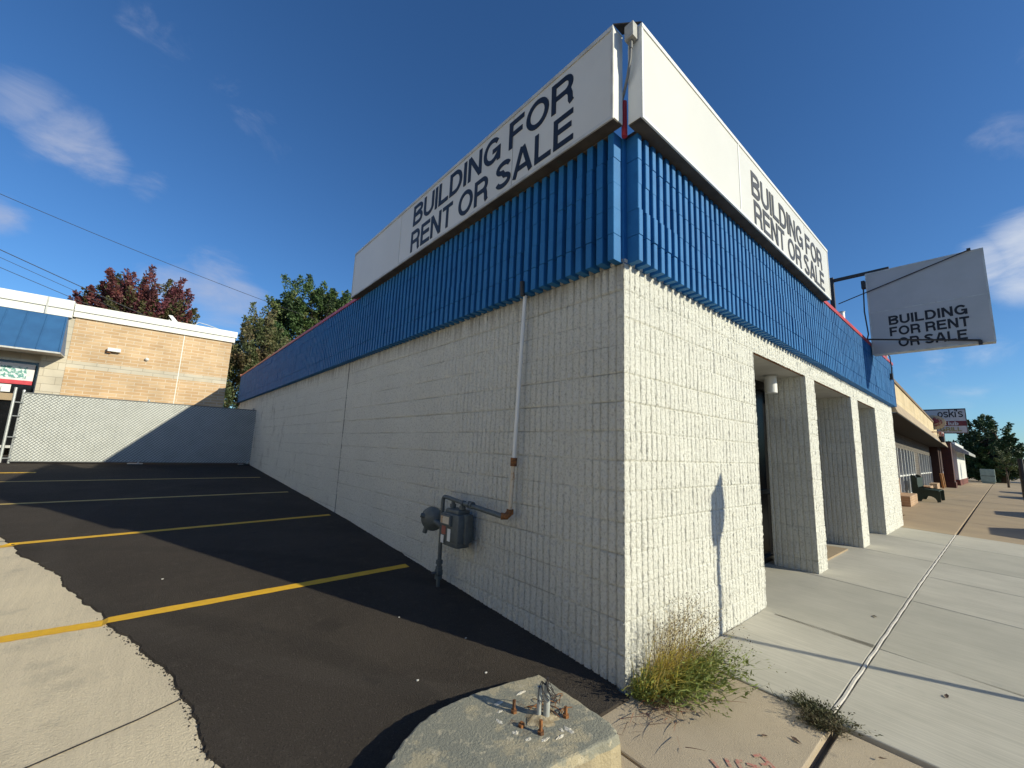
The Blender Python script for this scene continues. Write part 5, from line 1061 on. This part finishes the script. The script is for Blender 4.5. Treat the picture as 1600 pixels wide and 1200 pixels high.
# background treeline and houses closing the street
def house(x0, x1, y0, y1, h, m_, label):
    ro = empty('distant_house', (x0, y0, 0), label, 'house'); k = MB(); k.box((x0, y0, -.2), (x1, y1, h)); k.build('wall', m_, ro)
    k = MB(); xm = (x0+x1)/2; k.add([(x0-.3, y0-.3, h), (x1+.3, y0-.3, h), (x1+.3, y1+.3, h), (x0-.3, y1+.3, h), (x0-.3, (y0+y1)/2, h+2), (x1+.3, (y0+y1)/2, h+2)], [(0, 1, 5, 4), (2, 3, 4, 5), (0, 4, 3), (1, 2, 5)]); k.build('roof', ROOFING, ro)
house(110, 122, -16, -6, 4, SOFFIT, 'low grey house far down the street at the right edge')
k = MB(); rnd = random.Random(77); k.mat(GRL[2])
for i in range(9000):
    x = rnd.uniform(125, 135); y = rnd.uniform(-60, 30); z = rnd.random()*(3.6+1.6*math.sin(y*.35)+.8*math.sin(y*1.1)); L = rnd.uniform(.4, .9)
    d = Vector((rnd.gauss(0, 1), rnd.gauss(0, 1), rnd.gauss(0, 1))).normalized(); s_ = d.orthogonal().normalized(); k.add([(x, y, z), Vector((x, y, z))+d*L*.5+s_*L*.3, Vector((x, y, z))+d*L, Vector((x, y, z))+d*L*.5-s_*L*.3], [(0, 1, 2, 3)])
tag(k.build('far_trees', GRL[2]), kind='stuff')
# utility cabinet, newspaper box
uc = empty('utility_cabinet', (56, -.5, .08), 'pale green utility cabinet on the pavement in front of the far trees', 'cabinet')
PG = mat('pale_green_paint', (.30, .38, .34), .6, (.24, .31, .28), 4)
k = MB(); k.cbox((56, -1.05, .2), (56.8, -.15, 1.35), .03); k.box((56.05, -1.0, .08), (56.75, -.2, .2)); k.build('body', PG, uc); k = MB(); k.box((55.985, -1.0, .72), (56, -.2, .76)); k.build('door_seam', DARK_METAL, uc)
# kerbside posts; their shadows lie across the pavement
def post(x, y, h, label, head=None, rr=.05, name='kerb_post', cat='post'):
    ro = empty(name, (x, y, walk_z(x, y)), label, cat, 'dark posts along the kerb' if head is None else None); k = MB(); k.tube([(x, y, walk_z(x, y)-.05), (x, y, walk_z(x, y)+h)], rr, 10); k.build('pole', DARK_METAL, ro)
    if head == 'sign': k = MB(); k.box((x-.15, y-.015, h-.45), (x+.15, y+.015, h)); k.build('sign_plate', GALV, ro)
    return ro
post(24.5, -2.12, 1.05, 'short dark kerb post at the right edge, nearest of the row', rr=.07)
post(33, -2.25, 2.0, 'tall dark kerb post at the right edge, behind the short one', rr=.10)
# pole whose shadow climbs the white wall beside the weeds
sp_ = empty('sign_pole', (2.70, -2.95, walk_z(2.7, -2.95)), 'slim pole with a small pointed plate at the kerb opposite the white wall', 'sign pole')
k = MB(); k.tube([(2.74, -2.95, -.15), (2.76, -2.95, 2.35)], .030, 10); k.build('pole', GALV, sp_)
k = MB(); P = [(1.50, 1.36), (1.37, 1.22), (1.27, 1.16), (1.27, .86), (1.30, .74), (1.40, .74), (1.47, .82), (1.53, .94), (1.55, 1.06)]; n = len(P); ox, oz = .4696*2.95-.0, .42/.905*2.95
k.add([(a+ox, -2.99, z+oz) for a, z in P]+[(a+ox, -2.975, z+oz) for a, z in P], [tuple(range(n-1, -1, -1)), tuple(range(n, 2*n))]+[(q, (q+1) % n, (q+1) % n+n, q+n) for q in range(n)]); k.build('sign_plate', GALV, sp_)

# ------------------------------------------------------------------ unseen buildings added to block sky light and bounce sun
def added_building(x0, y0, x1, y1, h, m_, label, face):
    ro = empty('unseen_building', (x0, y0, -.1), label, 'building', 'unseen buildings added to shape ambient light'); k = MB().mat(m_); k.box((x0, y0, -.3), (x1, y1, h)); k.mat(CREAMTRIM); k.box((x0-.1, y0-.1, h), (x1+.1, y1+.1, h+.25)); k.build('wall', m_, ro)
    k = MB()
    if face == 'x':
        y = y0+1
        while y < y1-2.5 and int(y) % 2 < 3 and y < 0: k.box((x1-.05, y, .8), (x1+.02, y+2, 2.6)); y += 3.4
    else:
        x = x0+1
        while x < x1-2.5: k.box((x, y1-.05, .5), (x+2, y1+.02, 2.6)); x += 3.2
    k.build('window', GLASS, ro)
TANX = brick_mat('cream_bounce_block', (.82, .78, .64), (.84, .80, .68), (.7, .66, .55), .42, .115, .014, axis='YZ')
added_building(-28, -14, -15.5, 24, 7.2, TANX, 'unseen cream block building added to bounce sun onto the shaded wall', 'x')
added_building(-20, -36, 6, -23, 5.6, REDBRICK, 'unseen dark red brick row added across the street to block sky light', 'y')
added_building(9, -36, 60, -23, 5.2, TANBRICK, 'unseen tan brick row added further along to block sky light', 'y')
